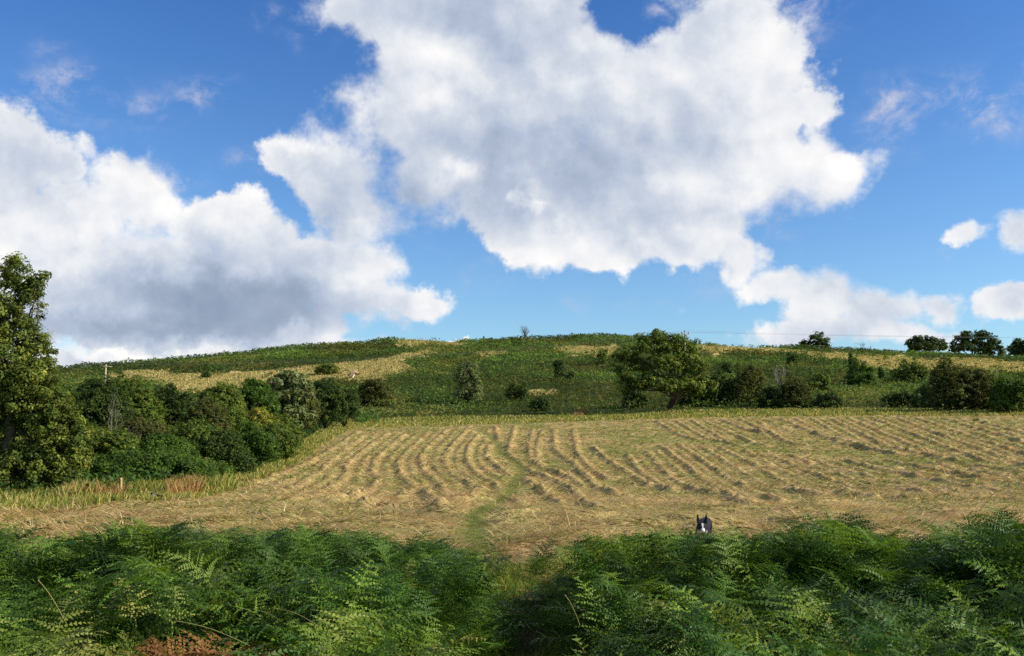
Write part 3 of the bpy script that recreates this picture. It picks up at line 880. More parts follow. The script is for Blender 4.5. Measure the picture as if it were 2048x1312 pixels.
bg = 'bushes scattered over the bracken hillside'
RB = [
 ('rounded grey green bushy tree alone in the middle of the hillside', 935, 722, 808, 33, G_GREY, 0, 2), ('small dark pointed bush casting a shadow to its left', 1120, 716, 764, 17, G_DARK, 0, 1),
 ('low round dark bush right of the middle hillside tree', 1033, 766, 802, 24, G_DARK, 0, 1), ('small bush below the golden strip left of the oak', 1204, 698, 731, 13, G_MID, 0, 2),
 ('reddish brown hawthorn low on the hillside left of centre', 748, 758, 813, 42, G_BRN, 0, 2), ('brown hawthorn right of the oak by the dark shade', 1495, 732, 811, 46, G_BRN, 0, 3),
 ('dark hawthorn close against the right side of the oak', 1430, 748, 812, 44, G_DARK, 0, 2), ('dark low hawthorn below the pale dead bush', 1592, 757, 817, 40, G_BRN, 0, 3),
 ('bushy green shrub with a pointed sapling beside the golden slope', 1722, 722, 776, 30, G_EMER, 0, 4), ('round olive bush on the edge of the golden slope', 1822, 724, 772, 44, G_MID, 0, 3),
 ('biggest dark bush at the right end of the hillside', 1918, 724, 822, 72, G_BRN, 0, 5), ('olive bush against the right side of the biggest dark bush', 1972, 745, 822, 40, G_BRN, 0, 3),
 ('low dark hump left of the biggest dark bush', 1800, 782, 815, 42, G_DARK, 0, 2), ('faint olive bush between the dead bush and the pointed sapling', 1640, 742, 792, 24, G_MID, 0, 2),
 ('small dark bush above the brown hawthorn', 1452, 724, 756, 17, G_DARK, 0, 1), ('small dark green bush high in the bracken right of the power pole', 1585, 708, 733, 11, G_DARK, 0, 2),
 ('green bush at the far right of the bracken', 2016, 752, 826, 40, G_EMER, 0, 2), ('tiny dark bush in the gold grass on the left slope', 412, 743, 755, 9, G_DARK, 0, 0),
 ('dark shrub left of the oak trunk in the shade', 1270, 778, 815, 28, G_DARK, 0, 2), ('small bush beside the pointed bush', 1142, 742, 762, 9, G_DARK, 0, 0),
 ('dark bush at the foot of the hillside right of centre', 1080, 795, 822, 22, G_DARK, 0, 1), ('low bush on the gold slope above the willow', 655, 727, 748, 26, G_MID, 0, 1),
 ('dark scrub filling the foot of the slope between two brown hawthorns', 1543, 772, 817, 34, G_DARK, 0, 2), ('low dark green scrub right of the hawthorn below the dead bush', 1655, 786, 817, 32, G_DARK, 0, 2),
 ('leafy scrub just behind the right edge of the oak crown', 1385, 762, 812, 34, G_MID, 0, 1), ('dark scrub tucked against the left side of the biggest dark bush', 1860, 768, 818, 38, G_DARK, 0, 2), ('scrub cut off by the right edge of the frame', 2048, 758, 826, 34, G_MID, 0, 2),
 ('slim sapling on the gold slope left of the olive bush', 1764, 735, 765, 9, G_EMER, 0, 2), ('dark shrub between the hawthorn and the middle tree', 700, 782, 815, 22, G_DARK, 0, 1),
]
for i, (lb, px, tp, bs, hw, cl, _, sp) in enumerate(RB):
    bush(lb, px, tp, bs, hw, cl, 80 + i, group=bg, spikes=sp, per=20, n=6 if hw > 20 else 3, twigs=3)
# saplings standing proud of the bushes
def sapling(label, px, top, base, hw, seed, cols=G_EMER):
    grow_tree('sapling', label, 'sapling', px, base, [(px, base - (base-top)*t, hw * (1.15 - t), (base-top) * .16) for t in (.2,.4,.6,.8,.93)], leaf=.16, clump=.3, per=14, cols=cols, seed=seed, trunk_r=.05, twigs=3)
sapling('upright sapling rising from the green shrub by the golden slope', 1702, 708, 768, 9, 301)
sapling('thin sapling rising from the biggest dark bush', 1898, 714, 790, 8, 302, G_MID)

# trees standing on the skyline
tg = 'trees on the skyline'
grow_tree('broadleaf_tree', 'lone rounded tree on the skyline beyond the oak', 'tree', 1630, 699, [(1630,680,20,12),(1612,686,14,8),(1648,684,16,12),(1636,670,14,8),(1604,692,10,6),(1654,690,10,8),(1622,690,20,8)],
   leaf=.30, clump=.8, per=24, cols=G_DARK, seed=61, depth=282.0, trunk_r=.3, group=tg, fill=.8, shell=.4)
grow_tree('broadleaf_tree', 'flat topped dark tree, left of the skyline row', 'tree', 1853, 716, [(1850,684,26,12),(1830,688,18,13),(1874,688,18,13),(1852,694,36,10),(1838,678,12,7),(1866,680,12,7),(1822,700,10,8),(1888,692,8,9)],
   leaf=.32, clump=.85, per=26, cols=G_DARK, seed=62, depth=300.0, trunk_r=.4, group=tg, shell=.4)
grow_tree('broadleaf_tree', 'largest dark tree in the middle of the skyline row', 'tree', 1950, 721, [(1945,676,24,14),(1922,684,18,14),(1974,680,20,15),(1950,692,44,12),(1930,670,12,8),(1990,692,14,12),(1910,698,14,10),(1962,668,14,8),(2002,704,8,10),(1978,704,20,10)],
   leaf=.32, clump=.9, per=26, cols=G_DARK, seed=63, depth=303.0, trunk_r=.45, group=tg, shell=.4)
grow_tree('broadleaf_tree', 'dark tree cut off by the right edge of the skyline', 'tree', 2048, 724, [(2050,692,26,14),(2030,698,16,12),(2066,690,22,18),(2044,706,28,8),(2040,684,14,8)],
   leaf=.32, clump=.85, per=26, cols=G_DARK, seed=64, depth=306.0, trunk_r=.4, group=tg, shell=.4)

# bare and dead trees
def bare(name, label, px, base, top, hw, seed, depth=None, r=.08, n=9, tint=(.16, .13, .11), leafy=0, part='branch', fan=.9):
    rng = np.random.default_rng(seed)
    if depth is None: hx, hy, hz = hit(px, base, 12, 330)
    else:
        u, s = ray(px, base); hx, hy = u * depth, depth; hz = float(ground(np.array([hx]), np.array([hy]))[0])
    m = hy / F_PX; H = (base - top) * m; org = np.array([hx, hy, hz])
    topz = EYE + ray(px, top)[1] * hy
    H = max(topz - hz, H * .8)
    root = thing(name, label, 'tree' if 'tree' in name else 'bush', org)
    v, f = tube(limb_path([0, 0, -.3], [0, 0, H * .35], rng, .03, 4, 0), r * 1.3, r * .8, 6)
    mesh_np('trunk', v, f, M_BARK, np.tile(tint, (len(v), 1)), root, True)
    br = []
    for k in range(n):
        a = rng.uniform(-1, 1) * fan
        e = np.array([sin(a) * hw * m, rng.normal() * hw * m * .5, H * (.95 - .35 * abs(a) * rng.random())])
        st = np.array([0, 0, H * rng.uniform(.08, .33)])
        pth = limb_path(st, e, rng, .1, 5, .05); br.append(tube(pth, r * .6, r * .12, 5))
        for q in range(5):
            s0 = pth[rng.integers(2, 6)]; e2 = s0 + np.array([rng.normal() * hw * m * .3, rng.normal() * hw * m * .3, abs(rng.normal()) * H * .16])
            br.append(tube([s0, (s0 + e2) / 2 + rng.normal(size=3) * .03 * H, e2], r * .22, r * .07, 4))
    v, f = join(br); mesh_np('branch', v, f, M_BARK, np.tile(tint, (len(v), 1)), root, True)
    return root
bare('bare_tree', 'tiny leafless tree alone at the top of the hill', 1050, 679, 653, 10, 5, 256.0, r=.16, n=16, fan=1.1)
bare('dead_tree', 'dead fallen branched tree on the skyline left of the tree row', 1730, 708, 684, 20, 6, 288.0, r=.17, n=8, fan=1.3, tint=(.10, .08, .075))
bare('dead_bush', 'pale leafless bush standing grey among the hillside bushes', 1562, 800, 738, 16, 7, None, r=.09, n=16, tint=(.26, .22, .19), fan=1.0)
bare('bare_bush', 'faint leafless shrub on the left skyline, lower of two', 365, 722, 711, 13, 8, 226.0, r=.09, n=14, fan=1.4, tint=(.14,.12,.1))
bare('bare_bush', 'faint leafless shrub on the left skyline, higher of two', 426, 716, 701, 11, 9, 229.0, r=.08, n=12, fan=1.3, tint=(.12,.11,.09))
bare('dead_bush', 'bare grey brown twiggy shrub in the hedge beside the brambles', 262, 915, 846, 50, 10, 44.5, r=.022, n=16, tint=(.15,.12,.09), fan=1.1)
bare('dead_bush', 'bare pale twigs at the edge of the hedge above the brambles', 222, 900, 800, 16, 15, 44.8, r=.02, n=6, tint=(.3,.26,.2), fan=1.0)

# ------------------------------------------------------------------ bracken and low growth over the hill (a leaf litter of fronds nobody could count)
def cover(name, n, px0, px1, r0, r1, rng, mask, cols, hfn, size=.26, seedo=0):
    px = rng.uniform(px0, px1, n); rr = np.sqrt(rng.uniform(r0 ** 2, r1 ** 2, n))
    a = np.arctan((px - 1024) / F_PX); x, y = rr * np.sin(a), rr * np.cos(a)
    p, q = gpix(x, y); k = mask(x, y, p, q, rr)
    x, y, rr = x[k], y[k], rr[k]; n = len(x)
    big = fbm(x, y, .12, 3, 71 + seedo); mid = fbm(x, y, .55, 3, 72 + seedo); sm = fbm(x, y, 1.7, 2, 73 + seedo)
    h = hfn(x, y, big, mid, sm)
    z = ground(x, y) + h * (1 - rng.random(n) ** 2.2 * .8)
    nr = rng.normal(size=(n, 3)) * .55 + np.array([.0, -.25, .75]); nr /= np.linalg.norm(nr, axis=1, keepdims=True)
    C = np.stack([x, y, z], 1)
    V, F = leaf_quads(C, np.clip(size * (rr / 180) ** .5, .12, .5), nr, rng, .42)
    c = np.array(cols)
    i = np.clip(((big * .55 + mid * .45 - .28) / .46 * len(c) + rng.normal(size=n) * .5).astype(int), 0, len(c) - 1)
    patch = sstep(fbm(x, y, .045, 3, 79 + seedo), .4, .62)
    T = c[i] * rng.uniform(.82, 1.18, n)[:, None] * (.85 + .3 * sm)[:, None] * (.78 + .62 * patch)[:, None]
    ol = sstep(fbm(x, y, .07, 3, 179 + seedo), .48, .62)[:, None]; T = T * (1 - ol * (1 - np.array([1.02, .93, .85])))
    mesh_np(name, V, F, M_LEAF, np.repeat(T, 4, 0), kind='stuff')
def hill_mask(x, y, p, q, r):
    g = gold_mask(p, q, 1) & (fbm(x, y, .35, 3, 88) < .74)
    edge = inpoly(p, q, VERGE_A) | inpoly(p, q, VERGE_L)
    return ~(g & (RNG.random(len(x)) < .965)) & ~field_mask(x, y) & ~(edge & (RNG.random(len(x)) < .93)) & (r < crest_r(np.clip(p, -200, 2300)) + 8)
HC = [srgb(112,108,54), srgb(100,106,48), srgb(84,98,42), srgb(66,86,36), srgb(70,96,38), srgb(96,118,48)]
def hh_(x, y, big, mid, sm):
    return .2 + 3.6 * np.clip(mid - .42, 0, 1) * .7 + .6 * (sm - .3) + .8 * np.clip(big - .5, 0, 1) + .5 * (big - .4)
cover('hillside_bracken', 360000, -60, 2110, 108, 325, np.random.default_rng(81), hill_mask, HC, hh_)
def side_mask(x, y, p, q, r):
    return ~field_mask(x, y) & (p < 760) & ~(inpoly(p, q, VERGE_L) & (RNG.random(len(x)) < .9)) & (q > 780)
cover('hedge_undergrowth', 90000, -60, 760, 30, 112, np.random.default_rng(82), side_mask, [srgb(60,76,32), srgb(52,74,30), srgb(58,86,34), srgb(70,98,38)], lambda x, y, b, m_, s: .3 + 1.2 * np.clip(m_ - .3, 0, 1) + .6 * (s - .3), size=.2)
# dark low hedge under the skyline trees
x, y = [], []
def sky_mask(x, y, p, q, r):
    rc = crest_r(np.clip(p, -200, 2300)); return (r > rc - 7) & (r < rc + 1) & ((p > 1560) | ((p > 1040) & (p < 1260)) | (p < 780))
cover('skyline_scrub', 110000, -60, 2110, 190, 325, np.random.default_rng(83), sky_mask, G_DARK, lambda x, y, b, m_, s: .8 + 1.0 * (m_ - .3) + .4 * (s - .3), size=.26)

# ------------------------------------------------------------------ bracken in the foreground
def frond_template(rng, L=.5, stipe=.5, npin=13, npn=9, wide=.22, droop=.6, a_start=.1):
    """a bracken frond: upright stalk, arching midrib, paired pinnae each with paired leaflets; the first part of the mesh is the stalk"""
    V = []; F = []
    def quad(a, b, c, d):
        i = len(V); V.extend([a, b, c, d]); F.append((i, i + 1, i + 2, i + 3))
    p = np.zeros(3); nb = npin + 2; pts = [p.copy()]; mid = []
    sb = rng.normal() * .18
    for k in range(nb):
        t = (k + .5) / nb; a = a_start + droop * t ** 1.1
        d = np.array([sin(a), sb * t, cos(a)]); d /= np.linalg.norm(d)
        p = p + d * L / nb; pts.append(p.copy())
        if k: mid.append((p.copy(), d, t))
    for k in range(len(pts) - 1):
        w0 = .0035 * (1 - k / len(pts)) + .0012
        s = np.array([0, w0, 0])
        quad(pts[k] - s, pts[k] + s, pts[k + 1] + s, pts[k + 1] - s)
    for (q, d, t) in mid:
        pl0 = wide * (1 - t) ** .8 * min(1.0, .75 + t * 1.8) + .015
        up_n = np.cross(d, [0, 1, 0]); up_n = up_n / (np.linalg.norm(up_n) + 1e-9)
        if up_n[2] < 0: up_n = -up_n
        for sgn in (-1, 1):
            pl = pl0 * rng.uniform(.8, 1.12)
            pd = np.array([0, sgn, 0]) + d * rng.uniform(.35, .75) + up_n * rng.uniform(-.25, .45)
            pd /= np.linalg.norm(pd)
            un = up_n + pd * 0 + np.array([0, rng.normal() * .35, 0]) + d * rng.normal() * .35
            un = un - pd * un.dot(pd); un /= np.linalg.norm(un)
            cnt = max(3, int(npn * (pl / wide) ** .7)); seg = pl / cnt; pp = q.copy(); sag = rng.uniform(.2, .9)
            for j in range(cnt):
                tt = (j + .5) / cnt
                dd = pd - np.array([0, 0, sag * tt]); dd /= np.linalg.norm(dd)
                pn = pp + dd * seg
                ll = (.060 * pl + .005) * (1 - tt) ** .6 * min(1, .75 + 2 * tt) * rng.uniform(.8, 1.2) + .003
                acr = np.cross(un, dd); acr /= np.linalg.norm(acr) + 1e-9
                for s2 in (-1, 1):
                    tip = pp + acr * s2 * ll + dd * seg * .75 + un * rng.uniform(-.25, .15) * ll
                    quad(pp, pp + dd * seg * .80, tip + dd * seg * .08, tip - dd * seg * .14)
                pp = pn
            tip = pp + dd * seg
            quad(pp - acr * .003, pp + acr * .003, tip, tip)
    return np.array(V), np.array(F)
rf = np.random.default_rng(17)
TPL = [frond_template(rf, L=rf.uniform(.44, .66), npin=rf.integers(11, 15), droop=rf.uniform(.2, 1.5), a_start=rf.uniform(.05, .75), wide=rf.uniform(.18, .29)) for _ in range(16)]
def place_fronds(name, x, y, H, yaw, cols, mat, rng, tpl=TPL, lean=.22, kind='stuff', z0=None, size=1.0):
    """fronds whose tips reach H above the ground: blades from the templates on stalks of whatever length is left"""
    n = len(x); which = rng.integers(0, len(tpl), n)
    Vs, Fs, Ts = [], [], []; o = 0
    zz = ground(x, y) if z0 is None else z0
    sc = size * rng.uniform(.8, 1.35, n)
    for w in range(len(tpl)):
        idx = np.nonzero(which == w)[0]
        if not len(idx): continue
        v, f = tpl[w]; m = len(idx); s = np.minimum(sc[idx], H[idx] / v[:, 2].max() * .95)
        c, s_ = np.cos(yaw[idx]), np.sin(yaw[idx])
        P = v[None] * s[:, None, None]
        lx = rng.normal(0, lean, m)[:, None]; ly = rng.normal(0, lean, m)[:, None]
        X_ = P[:, :, 0] * c[:, None] - P[:, :, 1] * s_[:, None]; Y_ = P[:, :, 0] * s_[:, None] + P[:, :, 1] * c[:, None]
        Z_ = P[:, :, 2] - (lx * X_ + ly * Y_) * 1.0
        X_ = X_ + P[:, :, 2] * lx; Y_ = Y_ + P[:, :, 2] * ly
        up = H[idx] - Z_.max(1)
        Q = np.stack([X_ + x[idx][:, None], Y_ + y[idx][:, None], Z_ + (zz[idx] + up)[:, None]], 2)
        # stalks: two crossed ribbons from the ground to the blade
        st = np.zeros((m, 8, 3)); bx = x[idx] + rng.normal(0, .06, m); by = y[idx] + rng.normal(0, .06, m); wd = .004
        for q, (ox, oy) in enumerate(((wd, 0), (0, wd))):
            st[:, q*4+0] = np.stack([bx - ox, by - oy, zz[idx] - .03], 1); st[:, q*4+1] = np.stack([bx + ox, by + oy, zz[idx] - .03], 1)
            st[:, q*4+2] = np.stack([x[idx] + ox, y[idx] + oy, zz[idx] + up], 1); st[:, q*4+3] = np.stack([x[idx] - ox, y[idx] - oy, zz[idx] + up], 1)
        k8 = len(v) + 8
        Vs.append(np.concatenate([Q, st], 1).reshape(-1, 3))
        f2 = np.concatenate([f, [[len(v), len(v)+1, len(v)+2, len(v)+3], [len(v)+4, len(v)+5, len(v)+6, len(v)+7]]])
        Fs.append((f2[None] + (np.arange(m) * k8)[:, None, None]).reshape(-1, 4) + o); o += m * k8
        tc = np.repeat(cols[idx], k8, 0) * np.tile(rng.uniform(.8, 1.2, k8 // 4).repeat(4), m)[:, None]
        Ts.append(tc)
    return mesh_np(name, np.concatenate(Vs), np.concatenate(Fs), mat, np.concatenate(Ts), kind=kind)
_TX = [-400,0,20,50,100,160,230,330,400,480,600,650,720,780,850,900,960,1000,1045,1110,1170,1250,1300,1380,1450,1520,1560,1620,1650,1700,1780,1850,1920,2000,2048,2500]
_TY = [1075,1068,1072,1092,1086,1078,1064,1058,1056,1066,1060,1070,1070,1085,1082,1100,1118,1116,1120,1112,1088,1074,1066,1069,1066,1066,1064,1052,1034,1060,1076,1074,1058,1042,1034,1030]
def gapw(r):  # centre and half-width (photograph pixels) of the trodden gap, by distance
    c = np.interp(r, [3.5, 5.5, 7, 9, 11, 13], [990, 995, 1035, 1064, 1050, 1040])
    w = np.interp(r, [3.5, 5.5, 7, 9, 11, 13], [115, 110, 90, 66, 66, 78])
    return c, w
def fern_spots(n, r0, r1, px0, px1, rng):
    px = rng.uniform(px0, px1, n); rr = np.sqrt(rng.uniform(r0 ** 2, r1 ** 2, n))
    far = 12.3 + 1.4 * (fbm(px, px * 0, .006, 3, 91) - .5) * 2
    c, w = gapw(rr)
    k = (np.abs(px - c) > w * (1 + .35 * rng.normal(size=n))) & (rr < far)
    px, rr = px[k], rr[k]
    a = np.arctan((px - 1024) / F_PX); return rr * np.sin(a), rr * np.cos(a), px, rr
def max_h(x, y, px, rr, rng, slack=0):
    top = np.interp(px, _TX, _TY)
    u, s = ray(px, top)
    return EYE + s * y - ground(x, y)
FG = [srgb(62,86,28), srgb(80,108,34), srgb(50,74,26), srgb(104,126,44), srgb(64,94,32)]
x, y, px, rr = fern_spots(11200, 3.6, 13.2, -650, 2850, rf)
hm_ = max_h(x, y, px, rr, rf)
nz = fbm(x, y, .8, 3, 95)
H = np.minimum(hm_ * rf.uniform(.72, 1.02, len(x)), (.56 + .70 * nz + .22 * sstep(rr, 8, 10.5)) * rf.uniform(.5, 1.15, len(x)))
cgap, wgap = gapw(rr); H *= .45 + .55 * sstep(np.abs(px - cgap) / wgap, 1.0, 2.6)
tall = (rr > 8.8) & (rf.random(len(x)) < .55); H = np.where(tall & (np.abs(px - cgap) > wgap * 1.7), hm_ * rf.uniform(.78, 1.05, len(x)) * (.93 + .18 * fbm(px, px * 0, .028, 3, 97)), H)
H = np.where((px > 1350) & (px < 1460) & (rr > 9.5), hm_ * rf.uniform(.9, 1.03, len(x)), H)
H = np.where((px > 190) & (px < 560) & (rr < 6.9), H * .70, H)
H = np.where((px > 1060) & (px < 1340) & (rr < 7.8), H * .66, H); H = np.where((px > 860) & (px < 1010) & (rr < 8.0), H * .6, H)
k = H > .22; x, y, px, rr, H = x[k], y[k], px[k], rr[k], H[k]
n = len(x)
ci = np.clip((fbm(x, y, .5, 2, 96) * 7 - 1 + rf.normal(size=n) * .8).astype(int), 0, 4)
cols = np.array(FG)[ci] * rf.uniform(.75, 1.25, n)[:, None]
bright = rf.random(n) < .10; cols[bright] *= np.array([1.45, 1.4, 1.3])  # random fronds lightened in colour, standing in for highlights on the bracken
# paler, bleaching fronds: thick at the lower left, here and there elsewhere
pale = rf.random(n) < np.where((px < 560) & (rr < 7.2), .26, np.where(rr < 8, .07, .02))
cols[pale] = pick([srgb(126,136,62), srgb(110,126,52), srgb(142,142,72)], pale.sum(), rf, .15)
yaw = rf.uniform(0, 2 * pi, n)
left = px < 1060
place_fronds('bracken', x[left], y[left], H[left], yaw[left], cols[left], M_FERN, rf)
rt = ~left
place_fronds('bracken', x[rt], y[rt], H[rt], yaw[rt], cols[rt], M_FERN, rf)
# brown dead bracken at the bottom left
n = 200
px = rf.uniform(210, 530, n); rr = rf.uniform(5.2, 6.6, n); a = np.arctan((px - 1024) / F_PX)
place_fronds('dead_bracken', rr * np.sin(a), rr * np.cos(a), rf.uniform(.62, .86, n), rf.uniform(0, 2 * pi, n), pick([srgb(112,76,44), srgb(134,96,54), srgb(98,66,40), srgb(122,112,54), srgb(104,112,48)], n, rf, .2), M_FERN, rf, lean=.3)
# tall single plants that break the outline of the stand
SINGLE = [(1648,1022,'tallest bracken frond standing proud on the right of the dog',9.2),(1610,1046,'lower bracken frond beside the tallest one, right of the dog',9.6),(1988,1020,'upright bracken tip near the right edge',8.6),(20,1052,'bracken tip leaning at the left edge',9.6),
          (400,1044,'slim bracken tip above the left stand',10.2),(645,1042,'bracken tip rising from the middle of the left stand',10),(780,1062,'dark bracken tip near the right end of the left stand',9.6),(1078,1074,'small bracken plant alone on the mown edge above the gap',12.6),
          (905,1090,'curled low bracken frond at the end of the left stand',10.4),(1562,1040,'curled bracken tip between the dog and the tallest frond',10)]
for (sx, sy, lb, rr_) in SINGLE:
    a = math.atan((sx - 1024) / F_PX); bx, by = rr_ * sin(a), rr_ * cos(a)
    gz = float(ground(np.array([bx]), np.array([by]))[0]); u, s = ray(sx, sy); hgt = EYE + s * by - gz
    root = thing('bracken_plant', lb, 'fern', (bx, by, gz), 'bracken fronds rising above the stands')
    m = 6; xx = rf.normal(0, .05, m); yy = rf.normal(0, .05, m)
    hs = hgt * np.array([1, .93, .85, .8, .72, .66]) * np.where(np.arange(m) < 1, 1.0, rf.uniform(.85, 1, m))
    o = place_fronds('frond', xx, yy, hs, rf.uniform(0, 2 * pi, m), pick(FG, m, rf, .2), M_FERN, rf, lean=.05, kind=None, z0=np.zeros(m))
    o.parent = root
# grass in and beside the gap
n = 22000
rr = np.sqrt(rf.uniform(3.8 ** 2, 13.4 ** 2, n)); c, w = gapw(rr)
px = c + w * 2.0 * rf.normal(size=n) - 10
a = np.arctan((px - 1024) / F_PX); x, y = rr * np.sin(a), rr * np.cos(a)
dp = D_PATH(x, y); k = rf.random(n) > .93 * np.exp(-(dp / .17) ** 2) * (rr < 12); x, y, rr = x[k], y[k], rr[k]
gg = fbm(x, y, 1.5, 3, 98)
gc = pick([srgb(90,118,38), srgb(108,128,46), srgb(78,106,38), srgb(126,134,56), srgb(156,144,78)], len(x), rf, .25)
stand('grass', x, y, .08 + .24 * gg * (.45 + .55 * (D_PATH(x, y) > .25)), gc, rf, wmin=.007, wk=.0008, spread=.5)
# fallen pale stalks
ST = [((352,1242),(500,1292),.007,'yellow fallen bracken stalk lying at the bottom left'), ((76,1160),(132,1246),.005,'pale bracken stalk with wilting leaflets, bottom left corner'), ((545,1216),(640,1254),.005,'pale dead stalk across the dark hollow of the left stand'),
      ((480,1218),(560,1240),.004,'thin grey dead stalk beside the dark hollow'), ((1424,1038),(1444,1054),.008,'short pale straw just right of the dog'), ((735,1230),(770,1262),.004,'short pale stalk in the middle of the left stand'), ((1130,1190),(1160,1250),.004,'thin stalk leaning at the edge of the gap')]
for (p0, p1, rd, lb) in ST:
    D = 5.0 if p0[1] > 1200 else 5.6
    if p0[1] < 1100: D = 11.6
    A_ = P3(p0[0], p0[1], D + .15); B_ = P3(p1[0], p1[1], D - .25 if D < 10 else D)
    v, f = tube([A_ + (B_ - A_) * t + np.array([0, 0, .02 * sin(pi * t)]) for t in np.linspace(0, 1, 9)], rd * .42, rd * .2, 6)
    v0 = v.mean(0); o = mesh_np('fallen_stalk', v - v0, f, M_BARK, np.tile(srgb(186,168,96), (len(v), 1)), smooth=True); o.location = v0
    tag(o, lb, 'stalk', 'fallen stalks')

# ------------------------------------------------------------------ power line
def pole(label, px, top, depth, arm_yaw, tilt=0, n_ins=3):
    u, s = ray(px, top); x0, y0 = u * depth, depth; zt = EYE + s * depth
    gz = float(ground(np.array([x0]), np.array([y0]))[0])
    root = thing('utility_pole', label, 'pole', (x0, y0, gz), 'poles of the power line')
    H = zt - gz
    v, f = tube([[0, 0, -.5], [0, 0, H * .5], [0, 0, H]], .17, .12, 10)
    v = np.vstack([v, [[0, 0, H + .01]]]); nb = len(v) - 1; m = 10
    capf = np.array([(nb - m + k, nb - m + (k + 1) % m, nb, nb) for k in range(m)])
    # faces with a repeated corner are drawn as triangles
    mesh_np('post', v, f, M_BARK, np.tile(srgb(186,172,146), (len(v), 1)), root, True)
    ca, sa = cos(arm_yaw), sin(arm_yaw)
    def arm(z, w):
        h = .06
        c = [(-w, -h, -h), (w, -h, -h), (w, h, -h), (-w, h, -h), (-w, -h, h), (w, -h, h), (w, h, h), (-w, h, h)]
        vv = np.array([(a * ca - (b - .16) * sa, a * sa + (b - .16) * ca, z + c_) for a, b, c_ in c])
        ff = np.array([(0, 3, 2, 1), (4, 5, 6, 7), (0, 1, 5, 4), (1, 2, 6, 5), (2, 3, 7, 6), (3, 0, 4, 7)])
        return mesh_np('crossarm', vv, ff, M_BARK, np.tile(srgb(150,132,110), (8, 1)), root)
    arm(H - .35, .95)
    ends = []
    for a, dz in ((-.85, -.05), (0, .02), (.85, -.05)):
        b = -.16 if a else 0
        base = np.array([a * ca - b * sa, a * sa + b * ca, H - .27 + (dz if a else .28)])
        parts = []
        z = 0
        for rr_, hh_2 in ((.07, .0), (.11, .06), (.06, .09), (.11, .15), (.06, .19), (.10, .26), (.04, .34)):
            parts.append((rr_, hh_2))
        sides = 8; vv = []; ff = []
        for (r_, h_) in parts:
            for k in range(sides): vv.append(base + [r_ * cos(2 * pi * k / sides), r_ * sin(2 * pi * k / sides), h_ * 1.25])
        for i in range(len(parts) - 1):
            for k in range(sides): ff.append((i * sides + k, i * sides + (k + 1) % sides, (i + 1) * sides + (k + 1) % sides, (i + 1) * sides + k))
        ff.append(tuple([len(vv) - 8 + k for k in range(4)])); ff.append(tuple([len(vv) - 8 + k for k in (3, 4, 5, 6)])); 
        mesh_np('insulator', np.array(vv), np.array(ff), M_METAL, np.tile((.03, .025, .03), (len(vv), 1)), root, True)
        ends.append(np.array([x0, y0, gz]) + base + [0, 0, .4])
    return ends
e_r = pole('weathered wooden power pole standing behind the big oak', 1369, 665, 172.0, .55)
e_l = pole('pale power pole showing above the hedge near the tall left tree', 212, 729, 150.0, .5)
def wires(ea, eb, lbls, sag):
    for a, b, lb in zip(ea, eb, lbls):
        pts = [a + (b - a) * t - np.array([0, 0, sag * 4 * t * (1 - t)]) for t in np.linspace(0, 1, 28)]
        v, f = tube(pts, .010, .010, 5)
        o = mesh_np('power_line', v - a, f, M_METAL, np.tile((.12, .12, .13), (len(v), 1)), smooth=True); o.location = a
        tag(o, lb, 'power line', 'wires of the power line')
fr = [P3(2420, 672, 205.0) + [k * .9, 0, -.3 * (k != 1)] for k in (-1, 0, 1)]
fl = [P3(-420, 748, 150.0) + [k * .9, 0, 0] for k in (-1, 0, 1)]
wires(e_r, fr, ['lowest thin wire running right from the pole behind the oak', 'middle thin wire running right from the pole behind the oak', 'highest thin wire running right from the pole behind the oak'], .6)
wires(e_l, fl, ['lower thin wire running left from the pale pole', 'middle thin wire running left from the pale pole', 'upper thin wire running left from the pale pole'], 1.2)
wires(e_l, e_r, ['near thin wire between the two power poles', 'middle thin wire between the two power poles', 'far thin wire between the two power poles'], 1.8)

# weathered post at the hedge foot
hx, hy, hz = hit(240, 1000, 20, 60)
v, f = tube([[0, 0, -.2], [.01, 0, .35], [0, .01, .72], [.0, .0, .80]], .055, .045, 7, 4, .06)
v = np.vstack([v]); o = mesh_np('wooden_post', v, np.vstack([f, [[21, 22, 23, 24], [21, 24, 25, 27]]]), M_BARK, np.tile(srgb(176,152,104), (len(v), 1)), smooth=False)
o.location = (hx, hy, hz); tag(o, 'short pale weathered post among dry weeds at the hedge foot', 'post')

# fallen pale log in the gold grass
hx, hy, hz = hit(708, 756, 60, 250)
root = thing('fallen_log', 'broken pale log lying where gold grass meets bracken', 'log', (hx, hy, hz))
m = hy / F_PX; rl = np.random.default_rng(3)
v, f = tube([[-9*m, 0, .25], [-4*m, 0, .7], [0, .1, .95], [5*m, .1, .9], [9*m, 0, .7]], .42, .3, 8, 3, .12); mesh_np('trunk', v, f, M_BARK, np.tile(srgb(170,140,110), (len(v), 1)), root, True)
v, f = tube([[-3*m, -.3, 0], [0, -.2, .6], [2*m, 0, 1.3]], .22, .10, 6, 3, .1); mesh_np('branch', v, f, M_BARK, np.tile(srgb(206,188,156), (len(v), 1)), root, True)

